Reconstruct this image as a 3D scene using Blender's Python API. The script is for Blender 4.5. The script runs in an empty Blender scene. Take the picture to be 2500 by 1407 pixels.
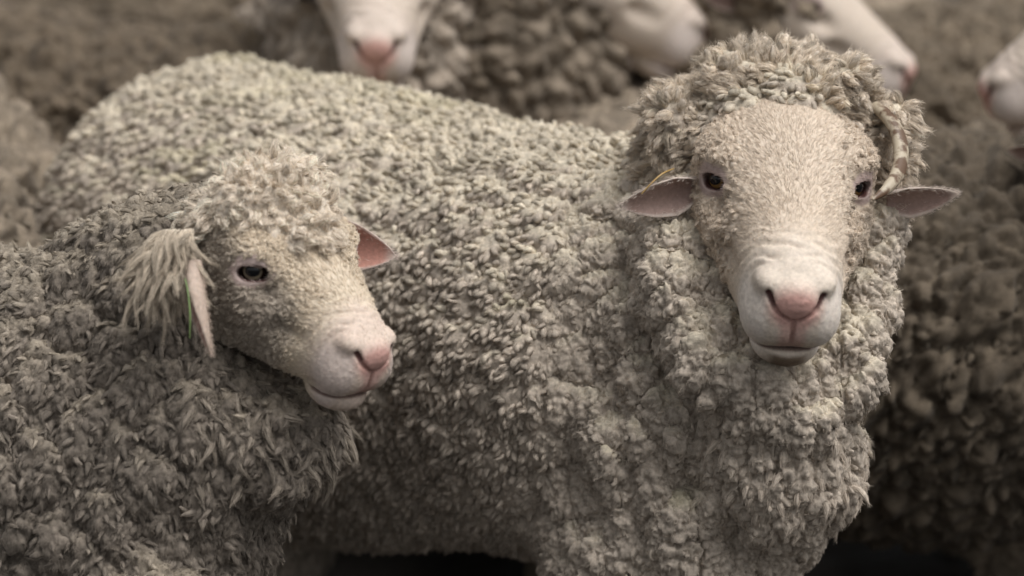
import bpy, math
import numpy as np
from mathutils import Matrix, Vector

# ------------------------------------------------------------------ camera, sky, sun, exposure
scene = bpy.context.scene
COL = scene.collection
CAM_H, PITCH, LENS = 1.25, math.radians(12.0), 85.0
cam_data = bpy.data.cameras.new("camera")
cam = bpy.data.objects.new("camera", cam_data)
COL.objects.link(cam)
scene.camera = cam
cam.location = (0, 0, CAM_H)
cam.rotation_euler = (math.radians(90) - PITCH, 0, 0)
cam_data.lens = LENS
cam_data.sensor_width = 36.0
cam_data.clip_start = 0.05
cam_data.clip_end = 3000
cam_data.dof.use_dof = True
cam_data.dof.focus_distance = 2.50
cam_data.dof.aperture_fstop = 2.6
cam_data.dof.aperture_blades = 0

SUN_EL, SUN_AZ = math.radians(63), math.radians(126)   # azimuth measured clockwise from +Y
world = bpy.data.worlds.new("World")
scene.world = world
world.use_nodes = True
wn = world.node_tree
bg = wn.nodes["Background"]
sky = wn.nodes.new("ShaderNodeTexSky")
sky.sky_type = 'NISHITA'
sky.sun_disc = False
sky.sun_elevation = SUN_EL
sky.sun_rotation = SUN_AZ
sky.air_density = 1.0
sky.dust_density = 4.0
sky.ozone_density = 1.0
hsv = wn.nodes.new("ShaderNodeHueSaturation")          # overcast: the cloud layer takes the blue out of the sky
hsv.inputs["Saturation"].default_value = 0.12
wn.links.new(sky.outputs[0], hsv.inputs["Color"])
wn.links.new(hsv.outputs[0], bg.inputs[0])
bg.inputs[1].default_value = 0.075
sun_data = bpy.data.lights.new("sun", 'SUN')
sun_data.energy = 1.5
sun_data.angle = math.radians(38)
sun_data.color = (1.0, 0.97, 0.945)
sun = bpy.data.objects.new("sun", sun_data)
COL.objects.link(sun)
sun.rotation_euler = (math.radians(90) - SUN_EL, 0, math.pi - SUN_AZ)
sun.location = (0, 0, 6)
scene.view_settings.view_transform = 'Standard'
scene.view_settings.look = 'None'
scene.view_settings.gamma = 1.0
scene.view_settings.use_curve_mapping = False
scene.view_settings.exposure = 0.72

# ------------------------------------------------------------------ helpers: where things stand
rng = np.random.default_rng(7)
SP, CP = math.sin(PITCH), math.cos(PITCH)
KPX = 36.0 / LENS / 2500.0


def at(px, py, d):
    """world point on the photograph's ray (px, py) at depth d metres"""
    u = (px - 1250) * KPX * d
    v = -(py - 703.5) * KPX * d
    return np.array([u, d * CP + v * SP, CAM_H - d * SP + v * CP])


def atz(px, z, d):
    """world point at column px, depth d and height z"""
    u = (px - 1250) * KPX * d
    v = (z - CAM_H + d * SP) / CP
    return np.array([u, d * CP + v * SP, z])


def norm(v):
    v = np.asarray(v, float)
    return v / (np.linalg.norm(v, axis=-1, keepdims=True) + 1e-12)


def sstep(a, b, x):
    t = np.clip((x - a) / (b - a), 0, 1)
    return t * t * (3 - 2 * t)


# ------------------------------------------------------------------ helpers: noise
def _hash(i, j, k, seed):
    h = (i.astype(np.int64) * 374761393 + j.astype(np.int64) * 668265263 + k.astype(np.int64) * 2147483647 + seed * 1274126177) & 0xFFFFFFFF
    h = ((h ^ (h >> 13)) * 1274126177) & 0xFFFFFFFF
    h = (h ^ (h >> 16)) & 0xFFFFFFFF
    h = (h * 2246822519) & 0xFFFFFFFF
    return ((h ^ (h >> 15)) & 0xFFFFFF) / float(0xFFFFFF)


def vnoise(p, freq, seed=0):
    q = np.asarray(p, float) * freq
    b = np.floor(q)
    f = q - b
    f = f * f * f * (f * (f * 6 - 15) + 10)
    b = b.astype(np.int64)
    out = 0
    for dx in (0, 1):
        for dy in (0, 1):
            for dz in (0, 1):
                w = (f[..., 0] if dx else 1 - f[..., 0]) * (f[..., 1] if dy else 1 - f[..., 1]) * (f[..., 2] if dz else 1 - f[..., 2])
                out = out + w * _hash(b[..., 0] + dx, b[..., 1] + dy, b[..., 2] + dz, seed)
    return out * 2 - 1


def fbm(p, freq, seed=0, octs=3):
    a, o, s = 1.0, 0, 0
    for k in range(octs):
        o = o + a * vnoise(p, freq * 2 ** k, seed + 17 * k)
        s += a
        a *= 0.5
    return o / s


def vec_noise(p, freq, seed=0):
    return np.stack([vnoise(p, freq, seed), vnoise(p, freq, seed + 101), vnoise(p, freq, seed + 202)], -1)


def worley(p, freq, seed=0):
    """distance to the nearest and the second nearest cell point"""
    q = np.asarray(p, float) * freq
    b = np.floor(q).astype(np.int64)
    f1 = np.full(q.shape[:-1], 9.0)
    f2 = f1.copy()
    for dx in (-1, 0, 1):
        for dy in (-1, 0, 1):
            for dz in (-1, 0, 1):
                i, j, k = b[..., 0] + dx, b[..., 1] + dy, b[..., 2] + dz
                d = (i + _hash(i, j, k, seed) - q[..., 0]) ** 2 + (j + _hash(i, j, k, seed + 1) - q[..., 1]) ** 2 + (k + _hash(i, j, k, seed + 2) - q[..., 2]) ** 2
                f2 = np.minimum(f2, np.maximum(f1, d))
                f1 = np.minimum(f1, d)
    return np.sqrt(f1), np.sqrt(f2)


# ------------------------------------------------------------------ helpers: implicit surfaces
def smin(a, b, k):
    h = np.maximum(k - np.abs(a - b), 0) / k
    return np.minimum(a, b) - h * h * k * 0.25


def smax(a, b, k):
    return -smin(-a, -b, k)


def ell(P, c, r, R=None):
    q = P - np.asarray(c, np.float32)
    if R is not None:
        q = q @ np.asarray(R, np.float32)
    r = np.asarray(r, np.float32)
    k0 = np.sqrt(((q / r) ** 2).sum(-1))
    k1 = np.sqrt(((q / (r * r)) ** 2).sum(-1)) + 1e-9
    return k0 * (k0 - 1) / k1


def cap(P, a, b, ra, rb):
    a = np.asarray(a, np.float32)
    b = np.asarray(b, np.float32)
    ab = b - a
    t = np.clip(((P - a) @ ab) / (ab @ ab), 0, 1)
    d = P - a - t[..., None] * ab
    return np.sqrt((d * d).sum(-1)) - (ra + (rb - ra) * t)


def chain(P, pts, k):
    """smooth union of round cones along a list of (point, radius)"""
    o = None
    for (a, ra), (b, rb) in zip(pts[:-1], pts[1:]):
        c = cap(P, a, b, ra, rb)
        o = c if o is None else smin(o, c, k)
    return o


def surface_nets(fn, lo, hi, h):
    lo = np.asarray(lo, np.float32)
    n = np.ceil((np.asarray(hi) - lo) / h).astype(int) + 1
    ax = [lo[i] + h * np.arange(n[i], dtype=np.float32) for i in range(3)]
    F = np.empty(n, np.float32)
    B = 12
    nb = [-(-int(m) // B) for m in n]
    half = h * B / 2
    cx = [lo[i] + h * (B * np.arange(nb[i], dtype=np.float32) + B / 2 - 0.5) for i in range(3)]
    Fc = fn(np.stack(np.meshgrid(*cx, indexing='ij'), -1).astype(np.float32))
    near = np.abs(Fc) < half * 3.2
    F[:] = np.repeat(np.repeat(np.repeat(Fc, B, 0), B, 1), B, 2)[:n[0], :n[1], :n[2]]
    todo = np.argwhere(near)
    loc = np.stack(np.meshgrid(*[np.arange(B)] * 3, indexing='ij'), -1).reshape(-1, 3)
    for c0 in range(0, len(todo), 120):
        t = todo[c0:c0 + 120]
        ids = (t[:, None, :] * B + loc[None]).reshape(-1, 3)
        ids = ids[(ids < n).all(1)]
        F[ids[:, 0], ids[:, 1], ids[:, 2]] = fn((lo + h * ids).astype(np.float32))
    S = F < 0
    c = [m - 1 for m in n]
    cnt = np.zeros(c, np.int8)
    for a in (0, 1):
        for b in (0, 1):
            for d in (0, 1):
                cnt += S[a:a + c[0], b:b + c[1], d:d + c[2]]
    act = (cnt > 0) & (cnt < 8)
    idx = np.full(c, -1, np.int64)
    ci = np.argwhere(act)
    idx[act] = np.arange(len(ci))
    acc = np.zeros((len(ci), 3))
    wt = np.zeros(len(ci))
    corners = [(a, b, d) for a in (0, 1) for b in (0, 1) for d in (0, 1)]
    for i, A in enumerate(corners):
        for B in corners[i + 1:]:
            if sum(abs(x - y) for x, y in zip(A, B)) != 1:
                continue
            fa = F[ci[:, 0] + A[0], ci[:, 1] + A[1], ci[:, 2] + A[2]]
            fb = F[ci[:, 0] + B[0], ci[:, 1] + B[1], ci[:, 2] + B[2]]
            m = (fa < 0) != (fb < 0)
            t = np.where(m, fa / np.where(m, fa - fb, 1), 0)
            p = np.array(A) + t[:, None] * (np.array(B) - np.array(A))
            acc += p * m[:, None]
            wt += m
    V = lo + h * (ci + acc / wt[:, None])
    Q = []
    for axn in range(3):
        sl = [slice(1, c[0]), slice(1, c[1]), slice(1, c[2])]
        sl0 = list(sl)
        sl0[axn] = slice(0, c[axn])
        a = S[tuple(sl0)]
        s1 = list(sl0)
        s1[axn] = slice(1, c[axn] + 1)
        b = S[tuple(s1)]
        for flip, m in ((False, a & ~b), (True, ~a & b)):
            e = np.argwhere(m)
            off = np.array([1, 1, 1])
            off[axn] = 0
            e = e + off
            u, v = (axn + 1) % 3, (axn + 2) % 3
            du = np.zeros(3, int)
            dv = np.zeros(3, int)
            du[u] = -1
            dv[v] = -1
            q = np.stack([idx[tuple((e + o).T)] for o in (np.zeros(3, int), du, du + dv, dv)], 1)
            if not flip:
                pass
            else:
                q = q[:, ::-1]
            Q.append(q)
    return V, np.concatenate(Q)


def vnormals(V, Q):
    n = np.cross(V[Q[:, 2]] - V[Q[:, 0]], V[Q[:, 3]] - V[Q[:, 1]])
    N = np.zeros_like(V)
    for k in range(4):
        np.add.at(N, Q[:, k], n)
    return norm(N)


def sample_surface(V, Q, n, rg, N=None, C=None):
    """random points and normals (and colours) on a quad mesh"""
    N = vnormals(V, Q) if N is None else N
    T = np.concatenate([Q[:, [0, 1, 2]], Q[:, [0, 2, 3]]])
    ar = np.linalg.norm(np.cross(V[T[:, 1]] - V[T[:, 0]], V[T[:, 2]] - V[T[:, 0]]), axis=1)
    i = rg.choice(len(T), n, p=ar / ar.sum())
    a, b = rg.random(n), rg.random(n)
    f = a + b > 1
    a[f], b[f] = 1 - a[f], 1 - b[f]
    w = np.stack([1 - a - b, a, b], 1)[..., None]
    P, M = (V[T[i]] * w).sum(1), norm((N[T[i]] * w).sum(1))
    return (P, M) if C is None else (P, M, (C[T[i]] * w).sum(1))


def refine(V, Q, N, k):
    """split every quad k x k and weld"""
    t = np.linspace(0, 1, k + 1)
    a, b = np.meshgrid(t, t, indexing='ij')
    w = np.stack([(1 - a) * (1 - b), a * (1 - b), a * b, (1 - a) * b], -1).reshape(-1, 4)
    P = np.einsum('gk,qkc->qgc', w, V[Q]).reshape(-1, 3)
    M = np.einsum('gk,qkc->qgc', w, N[Q]).reshape(-1, 3)
    key = np.round(P * 2e5).astype(np.int64)
    key = key[:, 0] * 4000037 * 4000037 + key[:, 1] * 4000037 + key[:, 2]
    _, first, inv = np.unique(key, return_index=True, return_inverse=True)
    i = (np.arange(k)[:, None] * (k + 1) + np.arange(k)[None]).ravel()
    q = np.stack([i, i + k + 1, i + k + 2, i + 1], -1)
    F = (q[None] + (np.arange(len(Q)) * (k + 1) ** 2)[:, None, None]).reshape(-1, 4)
    return P[first], inv.reshape(-1)[F], norm(M[first])


def lumps(p, size, g, stretch, seed, warp=1.0):
    """fleece relief: rounded staple tips with clefts between; returns height 0..1 and a number per staple"""
    g = norm(g)
    q = p / size
    q = q - g * (q @ g)[:, None] * (1 - 1 / stretch)
    q = q + warp * (0.45 * vec_noise(q, 0.55, seed + 5) + 0.22 * vec_noise(q, 1.7, seed + 9))
    b = np.floor(q).astype(np.int64)
    f1 = np.full(len(q), 9.0)
    f2 = f1.copy()
    rn = np.zeros(len(q))
    og = np.zeros(len(q))
    for dx in (-1, 0, 1):
        for dy in (-1, 0, 1):
            for dz in (-1, 0, 1):
                i, j, k = b[:, 0] + dx, b[:, 1] + dy, b[:, 2] + dz
                c = np.stack([i + _hash(i, j, k, seed), j + _hash(i, j, k, seed + 1), k + _hash(i, j, k, seed + 2)], -1)
                v = q - c
                d = (v * v).sum(-1)
                m = d < f1
                f2 = np.where(m, f1, np.minimum(f2, d))
                f1 = np.where(m, d, f1)
                rn = np.where(m, _hash(i, j, k, seed + 3), rn)
                og = np.where(m, v @ g, og)
    f1, f2 = np.sqrt(f1), np.sqrt(f2)
    e = f2 - f1
    H = (1 - np.exp(-6 * e)) * (0.6 + 0.4 * (1 - np.clip(f1, 0, 1) ** 2)) * (0.62 + 0.55 * rn) * (1 + 0.45 * np.clip(og, -0.7, 0.7))
    return H, rn


def thin(P, r, rg):
    """Poisson thinning; r is one radius or one per point"""
    r = np.broadcast_to(r, len(P))
    cs = float(r.max())
    cell = np.floor(P / cs).astype(int)
    grid = {}
    keep = []
    for i in rg.permutation(len(P)):
        cx, cy, cz = cell[i]
        p = P[i]
        r2 = r[i] * r[i]
        ok = True
        for x in (cx - 1, cx, cx + 1):
            for y in (cy - 1, cy, cy + 1):
                for z in (cz - 1, cz, cz + 1):
                    for q in grid.get((x, y, z), ()):
                        if (q[0] - p[0]) ** 2 + (q[1] - p[1]) ** 2 + (q[2] - p[2]) ** 2 < r2:
                            ok = False
                            break
                    if not ok:
                        break
                if not ok:
                    break
            if not ok:
                break
        if ok:
            grid.setdefault((cx, cy, cz), []).append((p[0], p[1], p[2]))
            keep.append(i)
    return np.array(sorted(keep), int)


# ------------------------------------------------------------------ helpers: objects
def mesh_obj(name, V, F, mat, parent=None, col=None, smooth=True, kind=None, label=None):
    V = np.asarray(V, np.float32)
    me = bpy.data.meshes.new(name)
    if isinstance(F, np.ndarray):
        k = F.shape[1]
        me.vertices.add(len(V))
        me.vertices.foreach_set('co', V.ravel())
        me.loops.add(F.size)
        me.loops.foreach_set('vertex_index', F.astype(np.int32).ravel())
        me.polygons.add(len(F))
        me.polygons.foreach_set('loop_start', np.arange(0, F.size, k, dtype=np.int32))
        me.update(calc_edges=True)
    else:
        me.from_pydata([tuple(v) for v in V], [], F)
        me.update()
    if smooth:
        me.polygons.foreach_set('use_smooth', np.ones(len(me.polygons), bool))
    if col is not None:
        at_ = me.attributes.new('col', 'FLOAT_COLOR', 'POINT')
        c4 = np.ones((len(V), 4), np.float32)
        c4[:, :3] = col
        at_.data.foreach_set('color', c4.ravel())
    me.materials.append(mat)
    o = bpy.data.objects.new(name, me)
    COL.objects.link(o)
    if parent is not None:
        o.parent = parent
    if kind:
        o['kind'] = kind
    if label:
        o['label'] = label
    return o


def curves_obj(name, P, R, col, mat, parent=None, kind='stuff'):
    """P (n, k, 3) points, R (k,) or (n, k) radii, col (n, 3)"""
    n, k, _ = P.shape
    hc = bpy.data.hair_curves.new(name)
    hc.add_curves([k] * n)
    hc.attributes['position'].data.foreach_set('vector', P.astype(np.float32).ravel())
    ra = hc.attributes.get('radius') or hc.attributes.new('radius', 'FLOAT', 'POINT')
    ra.data.foreach_set('value', np.broadcast_to(R, (n, k)).astype(np.float32).ravel())
    ca = hc.attributes.new('col', 'FLOAT_COLOR', 'CURVE')
    c4 = np.ones((n, 4), np.float32)
    c4[:, :3] = col
    ca.data.foreach_set('color', c4.ravel())
    hc.materials.append(mat)
    o = bpy.data.objects.new(name, hc)
    COL.objects.link(o)
    if parent is not None:
        o.parent = parent
    if kind:
        o['kind'] = kind
    return o


def empty(name, loc, label, cat, group=None):
    o = bpy.data.objects.new(name, None)
    o.empty_display_size = 0.1
    COL.objects.link(o)
    o.location = loc
    o['label'] = label
    o['category'] = cat
    if group:
        o['group'] = group
    return o


# ------------------------------------------------------------------ materials
def new_mat(name):
    m = bpy.data.materials.new(name)
    m.use_nodes = True
    return m, m.node_tree.nodes, m.node_tree.links, m.node_tree.nodes['Principled BSDF']


def wool_mat(name, bump=0.5, scale=900.0, sheen=0.06, rough=0.95, var=0.25):
    m, N, L, B = new_mat(name)
    a = N.new('ShaderNodeAttribute')
    a.attribute_name = 'col'
    tc = N.new('ShaderNodeTexCoord')
    nz = N.new('ShaderNodeTexNoise')
    nz.inputs['Scale'].default_value = scale
    nz.inputs['Detail'].default_value = 3
    L.new(tc.outputs['Object'], nz.inputs['Vector'])
    nz2 = N.new('ShaderNodeTexNoise')
    nz2.inputs['Scale'].default_value = scale * 0.3
    nz2.inputs['Detail'].default_value = 2
    L.new(tc.outputs['Object'], nz2.inputs['Vector'])
    mr = N.new('ShaderNodeMapRange')
    mr.inputs['From Min'].default_value = 0.3
    mr.inputs['From Max'].default_value = 0.7
    mr.inputs['To Min'].default_value = 1 - var
    mr.inputs['To Max'].default_value = 1 + var * 0.6
    L.new(nz2.outputs[0], mr.inputs['Value'])
    mx = N.new('ShaderNodeVectorMath')
    mx.operation = 'SCALE'
    oi = N.new('ShaderNodeObjectInfo')
    tint = N.new('ShaderNodeVectorMath')
    tint.operation = 'MULTIPLY'
    L.new(a.outputs['Color'], tint.inputs[0])
    L.new(oi.outputs['Color'], tint.inputs[1])
    L.new(tint.outputs[0], mx.inputs[0])
    L.new(mr.outputs[0], mx.inputs['Scale'])
    L.new(mx.outputs[0], B.inputs['Base Color'])
    B.inputs['Roughness'].default_value = rough
    B.inputs['Specular IOR Level'].default_value = 0.12
    B.inputs['Sheen Weight'].default_value = sheen
    B.inputs['Sheen Roughness'].default_value = 0.6
    if bump:
        bp = N.new('ShaderNodeBump')
        bp.inputs['Strength'].default_value = bump
        bp.inputs['Distance'].default_value = 0.002
        L.new(nz.outputs[0], bp.inputs['Height'])
        L.new(bp.outputs[0], B.inputs['Normal'])
    return m


def fibre_mat(name):
    m, N, L, B = new_mat(name)
    a = N.new('ShaderNodeAttribute')
    a.attribute_name = 'col'
    L.new(a.outputs['Color'], B.inputs['Base Color'])
    B.inputs['Roughness'].default_value = 0.8
    B.inputs['Specular IOR Level'].default_value = 0.2
    return m


def skin_mat(name):
    m, N, L, B = new_mat(name)
    a = N.new('ShaderNodeAttribute')
    a.attribute_name = 'col'
    tc = N.new('ShaderNodeTexCoord')
    nz = N.new('ShaderNodeTexNoise')
    nz.inputs['Scale'].default_value = 260
    nz.inputs['Detail'].default_value = 5
    L.new(tc.outputs['Object'], nz.inputs['Vector'])
    mr = N.new('ShaderNodeMapRange')
    mr.inputs['From Min'].default_value = 0.3
    mr.inputs['From Max'].default_value = 0.7
    mr.inputs['To Min'].default_value = 0.85
    mr.inputs['To Max'].default_value = 1.1
    L.new(nz.outputs[0], mr.inputs['Value'])
    mx = N.new('ShaderNodeVectorMath')
    mx.operation = 'SCALE'
    L.new(a.outputs['Color'], mx.inputs[0])
    L.new(mr.outputs[0], mx.inputs['Scale'])
    L.new(mx.outputs[0], B.inputs['Base Color'])
    bp = N.new('ShaderNodeBump')
    bp.inputs['Strength'].default_value = 0.25
    bp.inputs['Distance'].default_value = 0.001
    L.new(nz.outputs[0], bp.inputs['Height'])
    L.new(bp.outputs[0], B.inputs['Normal'])
    B.inputs['Roughness'].default_value = 0.62
    B.inputs['Specular IOR Level'].default_value = 0.25
    B.inputs['Subsurface Weight'].default_value = 0.05
    B.inputs['Subsurface Radius'].default_value = (0.004, 0.002, 0.001)
    B.inputs['Subsurface Scale'].default_value = 1.0
    return m


M_WOOL = wool_mat('wool')
M_FIBRE = fibre_mat('wool_fibre')
M_SKIN = skin_mat('skin')


# ------------------------------------------------------------------ the head, in its own frame (x sideways, y to the nose, z to the brow; metres)
def table(y, ys, vs):
    g = np.linspace(ys[0], ys[-1], 240)
    v = np.interp(g, ys, vs)
    for _ in range(3):
        v = np.convolve(np.pad(v, 9, mode='edge'), np.hanning(19) / np.hanning(19).sum(), 'valid')
    return np.interp(y, g, v)


EYE_C = np.array([0.0690, 0.088, 0.030])
EYE_O = norm([0.72, 0.60, 0.26])          # where the eye looks
EYE_R = 0.0185


def eye_frame(s):
    o = EYE_O * np.array([s, 1, 1])
    t = norm(np.array([0.0, 0.85, 0.30]) - o * np.dot([0.0, 0.85, 0.30], o))   # along the lids, to the nose
    u = np.cross(o, t) * s
    if u[2] < 0:
        u = -u
    return o, t, u


def head_sdf(P, young=0.0):
    x, y, z = P[..., 0], P[..., 1], P[..., 2]
    ax = np.sqrt(x * x + 1e-7)
    ys = [-0.10, -0.06, 0.00, 0.05, 0.09, 0.13, 0.17, 0.21, 0.235, 0.255, 0.275, 0.290, 0.30]
    top = table(y, ys, [0.045, 0.074, 0.090, 0.093, 0.084, 0.069, 0.056, 0.043, 0.036, 0.028, 0.014, -0.004, -0.018])
    bot = table(y, ys, [-0.06, -0.085, -0.105, -0.110, -0.104, -0.098, -0.092, -0.084, -0.077, -0.071, -0.064, -0.055, -0.042])
    wid = table(y, ys, [0.05, 0.082, 0.097, 0.100, 0.095, 0.081, 0.068, 0.0605, 0.0560, 0.0490, 0.041, 0.028, 0.010])
    wid = wid * (1 - 0.04 * young)
    c = (top + bot) / 2
    h = (top - bot) / 2
    zz = (z - c) / h
    tap = table(y, ys, [0.0, 0.0, 0.0, 0.06, 0.10, 0.05, -0.02, -0.05, -0.08, -0.10, -0.10, -0.05, 0])
    we = wid * (1 + tap * np.clip(zz, -1.2, 1.2))
    p = 2.35
    k = (np.power(ax / we, p) + np.power(np.abs(zz), p)) ** (1 / p)
    f = (k - 1) * np.minimum(we, h)
    f = np.maximum(f, -y - 0.07)
    f = smax(f, y - 0.289, 0.012)
    A = np.stack([ax, y, z], -1)
    # brow ridge, cheek bone, jaw muscle
    f = smin(f, ell(A, (0.072, 0.068, 0.054), (0.024, 0.034, 0.018)), 0.022)
    f = smin(f, ell(A, (0.062, 0.095, -0.008), (0.022, 0.060, 0.022)), 0.030)
    f = smin(f, ell(A, (0.060, 0.030, -0.055), (0.030, 0.050, 0.045)), 0.025)
    # hollow before the eye, groove along the side of the nose bone
    f = smax(f, -ell(A, (0.082, 0.132, 0.022), (0.013, 0.022, 0.010)), 0.020)
    f = smax(f, -ell(A, (0.074, 0.185, -0.012), (0.014, 0.030, 0.012)), 0.016)
    # muzzle: upper lips, nose pad, wings, chin
    f = smin(f, ell(A, (0.0260, 0.2550, -0.0415), (0.0255, 0.0285, 0.0310)), 0.016)
    f = smin(f, ell(P, (0, 0.2765, -0.004), (0.024, 0.016, 0.020)), 0.012)
    f = smin(f, ell(A, (0.0290, 0.2600, 0.006), (0.0145, 0.018, 0.0125)), 0.010)
    f = smin(f, ell(P, (0, 0.2320, -0.0830), (0.0390, 0.0440, 0.0245)), 0.011)
    # nose wrinkles across the bridge
    nzw = np.sin(47 * x + 130 * y + 3) * np.sin(91 * x - 60 * z + 1)                # wrinkles that wander and break
    wr = (np.sin((y + 0.06 * ax) * 2 * np.pi / 0.0128 + 6 * x * x / 0.002 + 1.3 * nzw + 0.9 * np.sin(210 * x)) * 0.5 + 0.5) * (0.65 + 0.35 * np.sin(120 * x + 300 * y))
    f = f + 0.0030 * wr * sstep(0.190, 0.215, y) * (1 - sstep(0.248, 0.256, y)) * sstep(-0.030, 0.0, z)
    # mouth: a slit that dips at the sides
    zm = -0.0725 - 0.003 * (ax / 0.03) ** 2 - 0.06 * (0.27 - y)
    slit = smax(np.abs(z - zm) - 0.0009, ax - 0.050, 0.004)
    slit = smax(slit, 0.200 - y, 0.006)
    f = smax(f, -slit, 0.005)
    # cleft of the upper lip
    cl = cap(P, (0, 0.2885, -0.026), (0, 0.2830, -0.073), 0.0019, 0.0026)
    f = smax(f, -cl, 0.004)
    # nostrils: a comma from the cleft out and up
    ns = smin(cap(A, (0.0060, 0.2890, -0.0245), (0.0225, 0.2865, -0.0120), 0.0012, 0.0024),
              cap(A, (0.0225, 0.2865, -0.0120), (0.0290, 0.2780, 0.0010), 0.0022, 0.0036), 0.004)
    f = smax(f, -ns, 0.004)
    # eye: lids raised round an almond opening
    for s in (1,):
        o, t, u = eye_frame(s)
        R = np.stack([t, u, o], 1)
        f = smin(f, ell(A, EYE_C * [s, 1, 1], (0.0255, 0.0235, 0.0218), R), 0.012)
        f = smax(f, -ell(A, EYE_C * [s, 1, 1] + o * 0.022 + t * 0.002 - u * 0.0018, (0.0178, 0.0082, 0.022), R), 0.003)
        f = smax(f, -(np.sqrt(((A - (EYE_C * [s, 1, 1]).astype(np.float32)) ** 2).sum(-1)) - EYE_R), 0.001)
        # tear groove to the nose
        f = smax(f, -cap(A, EYE_C + o * 0.017 + t * 0.017 - u * 0.002, EYE_C + o * 0.010 + t * 0.034 - u * 0.008, 0.0022, 0.0012), 0.006)
    return f


def head_mesh(h, young=0.0):
    V, Q = surface_nets(lambda P: head_sdf(P, young), (-0.125, -0.085, -0.135), (0.125, 0.305, 0.115), h)
    return V, Q


def head_colour(V, chin=0.0, base=(0.61, 0.515, 0.415), cheek=None, lid=(0.46, 0.36, 0.325), muzzle=(0.66, 0.575, 0.485), puff=(0.72, 0.65, 0.58)):
    """colours of the face: cream hair, white muzzle, pink nose and lids"""
    x, y, z = V[:, 0], V[:, 1], V[:, 2]
    ax = np.abs(x)
    c = np.tile(np.array(base), (len(V), 1))
    n = fbm(V, 40, 3)

    def mix(m, to):
        m = np.clip(m, 0, 1)[:, None]
        c[:] = c * (1 - m) + np.array(to) * m
    if cheek is not None:
        mix(sstep(0.066, 0.030, z + 0.30 * (y - 0.1)) * sstep(0.02, 0.05, ax) * sstep(0.205, 0.15, y + 0.02 * n), cheek)
    mix(sstep(0.20, 0.245, y + 0.01 * n), muzzle)                                # white muzzle
    mix(0.85 * sstep(0.222, 0.245, y) * sstep(0.024, 0.034, ax) * sstep(0.008, -0.012, z), puff)
    pk = sstep(0.0, 1, 1.25 - np.sqrt((ax / 0.031) ** 2 + ((z + 0.012) / 0.026) ** 2)) * sstep(0.262, 0.276, y)
    mix(1.6 * pk, (0.62, 0.37, 0.32))
    mix(0.75 * sstep(0.020, 0.008, ax) * sstep(0.262, 0.275, y) * sstep(-0.02, -0.03, z) * sstep(-0.075, -0.069, z), (0.60, 0.38, 0.33))
    mix(0.8 * sstep(0.0034, 0.0014, np.abs(z + 0.0725 + 0.003 * (ax / 0.03) ** 2 + 0.06 * (0.27 - y))) * sstep(0.215, 0.225, y) * sstep(0.046, 0.040, ax), (0.17, 0.10, 0.085))  # mouth slit coloured darker than the lips
    if chin:
        mix(chin * sstep(0.030, 0.012, ax) * sstep(-0.077, -0.083, z) * sstep(0.215, 0.24, y), (0.13, 0.085, 0.05))
    for s in (1, -1):
        o, t, u = eye_frame(s)
        q = V - EYE_C * [s, 1, 1]
        a, b, d = q @ t, q @ u, q @ o
        r = np.sqrt((a / 0.0195) ** 2 + (b / 0.0145) ** 2)
        mix(1.3 * sstep(1.55, 1.1, r) * (d > 0), lid)
        r2 = np.sqrt(((a - 0.003) / 0.0168) ** 2 + ((b + 0.0018) / 0.0090) ** 2)
        mix(1.2 * sstep(1.18, 0.98, r2) * (d > 0.003), (0.07, 0.03, 0.025))
    for s in (1, -1):                                     # dirt caught below the eye
        o, t, u = eye_frame(s)
        q = V - (EYE_C * [s, 1, 1] + o * 0.012 + t * 0.030 - u * 0.012)
        mix(0.85 * sstep(0.011, 0.004, np.sqrt((q @ t / 1.6) ** 2 + (q @ u) ** 2)) * sstep(0.05, 0.35, fbm(V, 210, 8 + s)), (0.10, 0.075, 0.055))
    A3 = np.stack([ax, y, z], -1).astype(np.float32)  # nostrils and lip cleft coloured darker than the nose around them
    mix(0.55 * sstep(0.0022, 0.0, cap(A3, (0.0060, 0.2890, -0.0245), (0.0225, 0.2865, -0.0120), 0.0012, 0.0024)), (0.20, 0.10, 0.085))
    mix(0.42 * sstep(0.0022, 0.0, cap(A3, (0, 0.2885, -0.026), (0, 0.2830, -0.073), 0.0022, 0.0028)), (0.27, 0.14, 0.12))
    mix(sstep(0.0018, 0.0, cap(A3, (0.0230, 0.2862, -0.0110), (0.0290, 0.2780, 0.0010), 0.0022, 0.0036)), (0.10, 0.045, 0.04))
    return c

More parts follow.
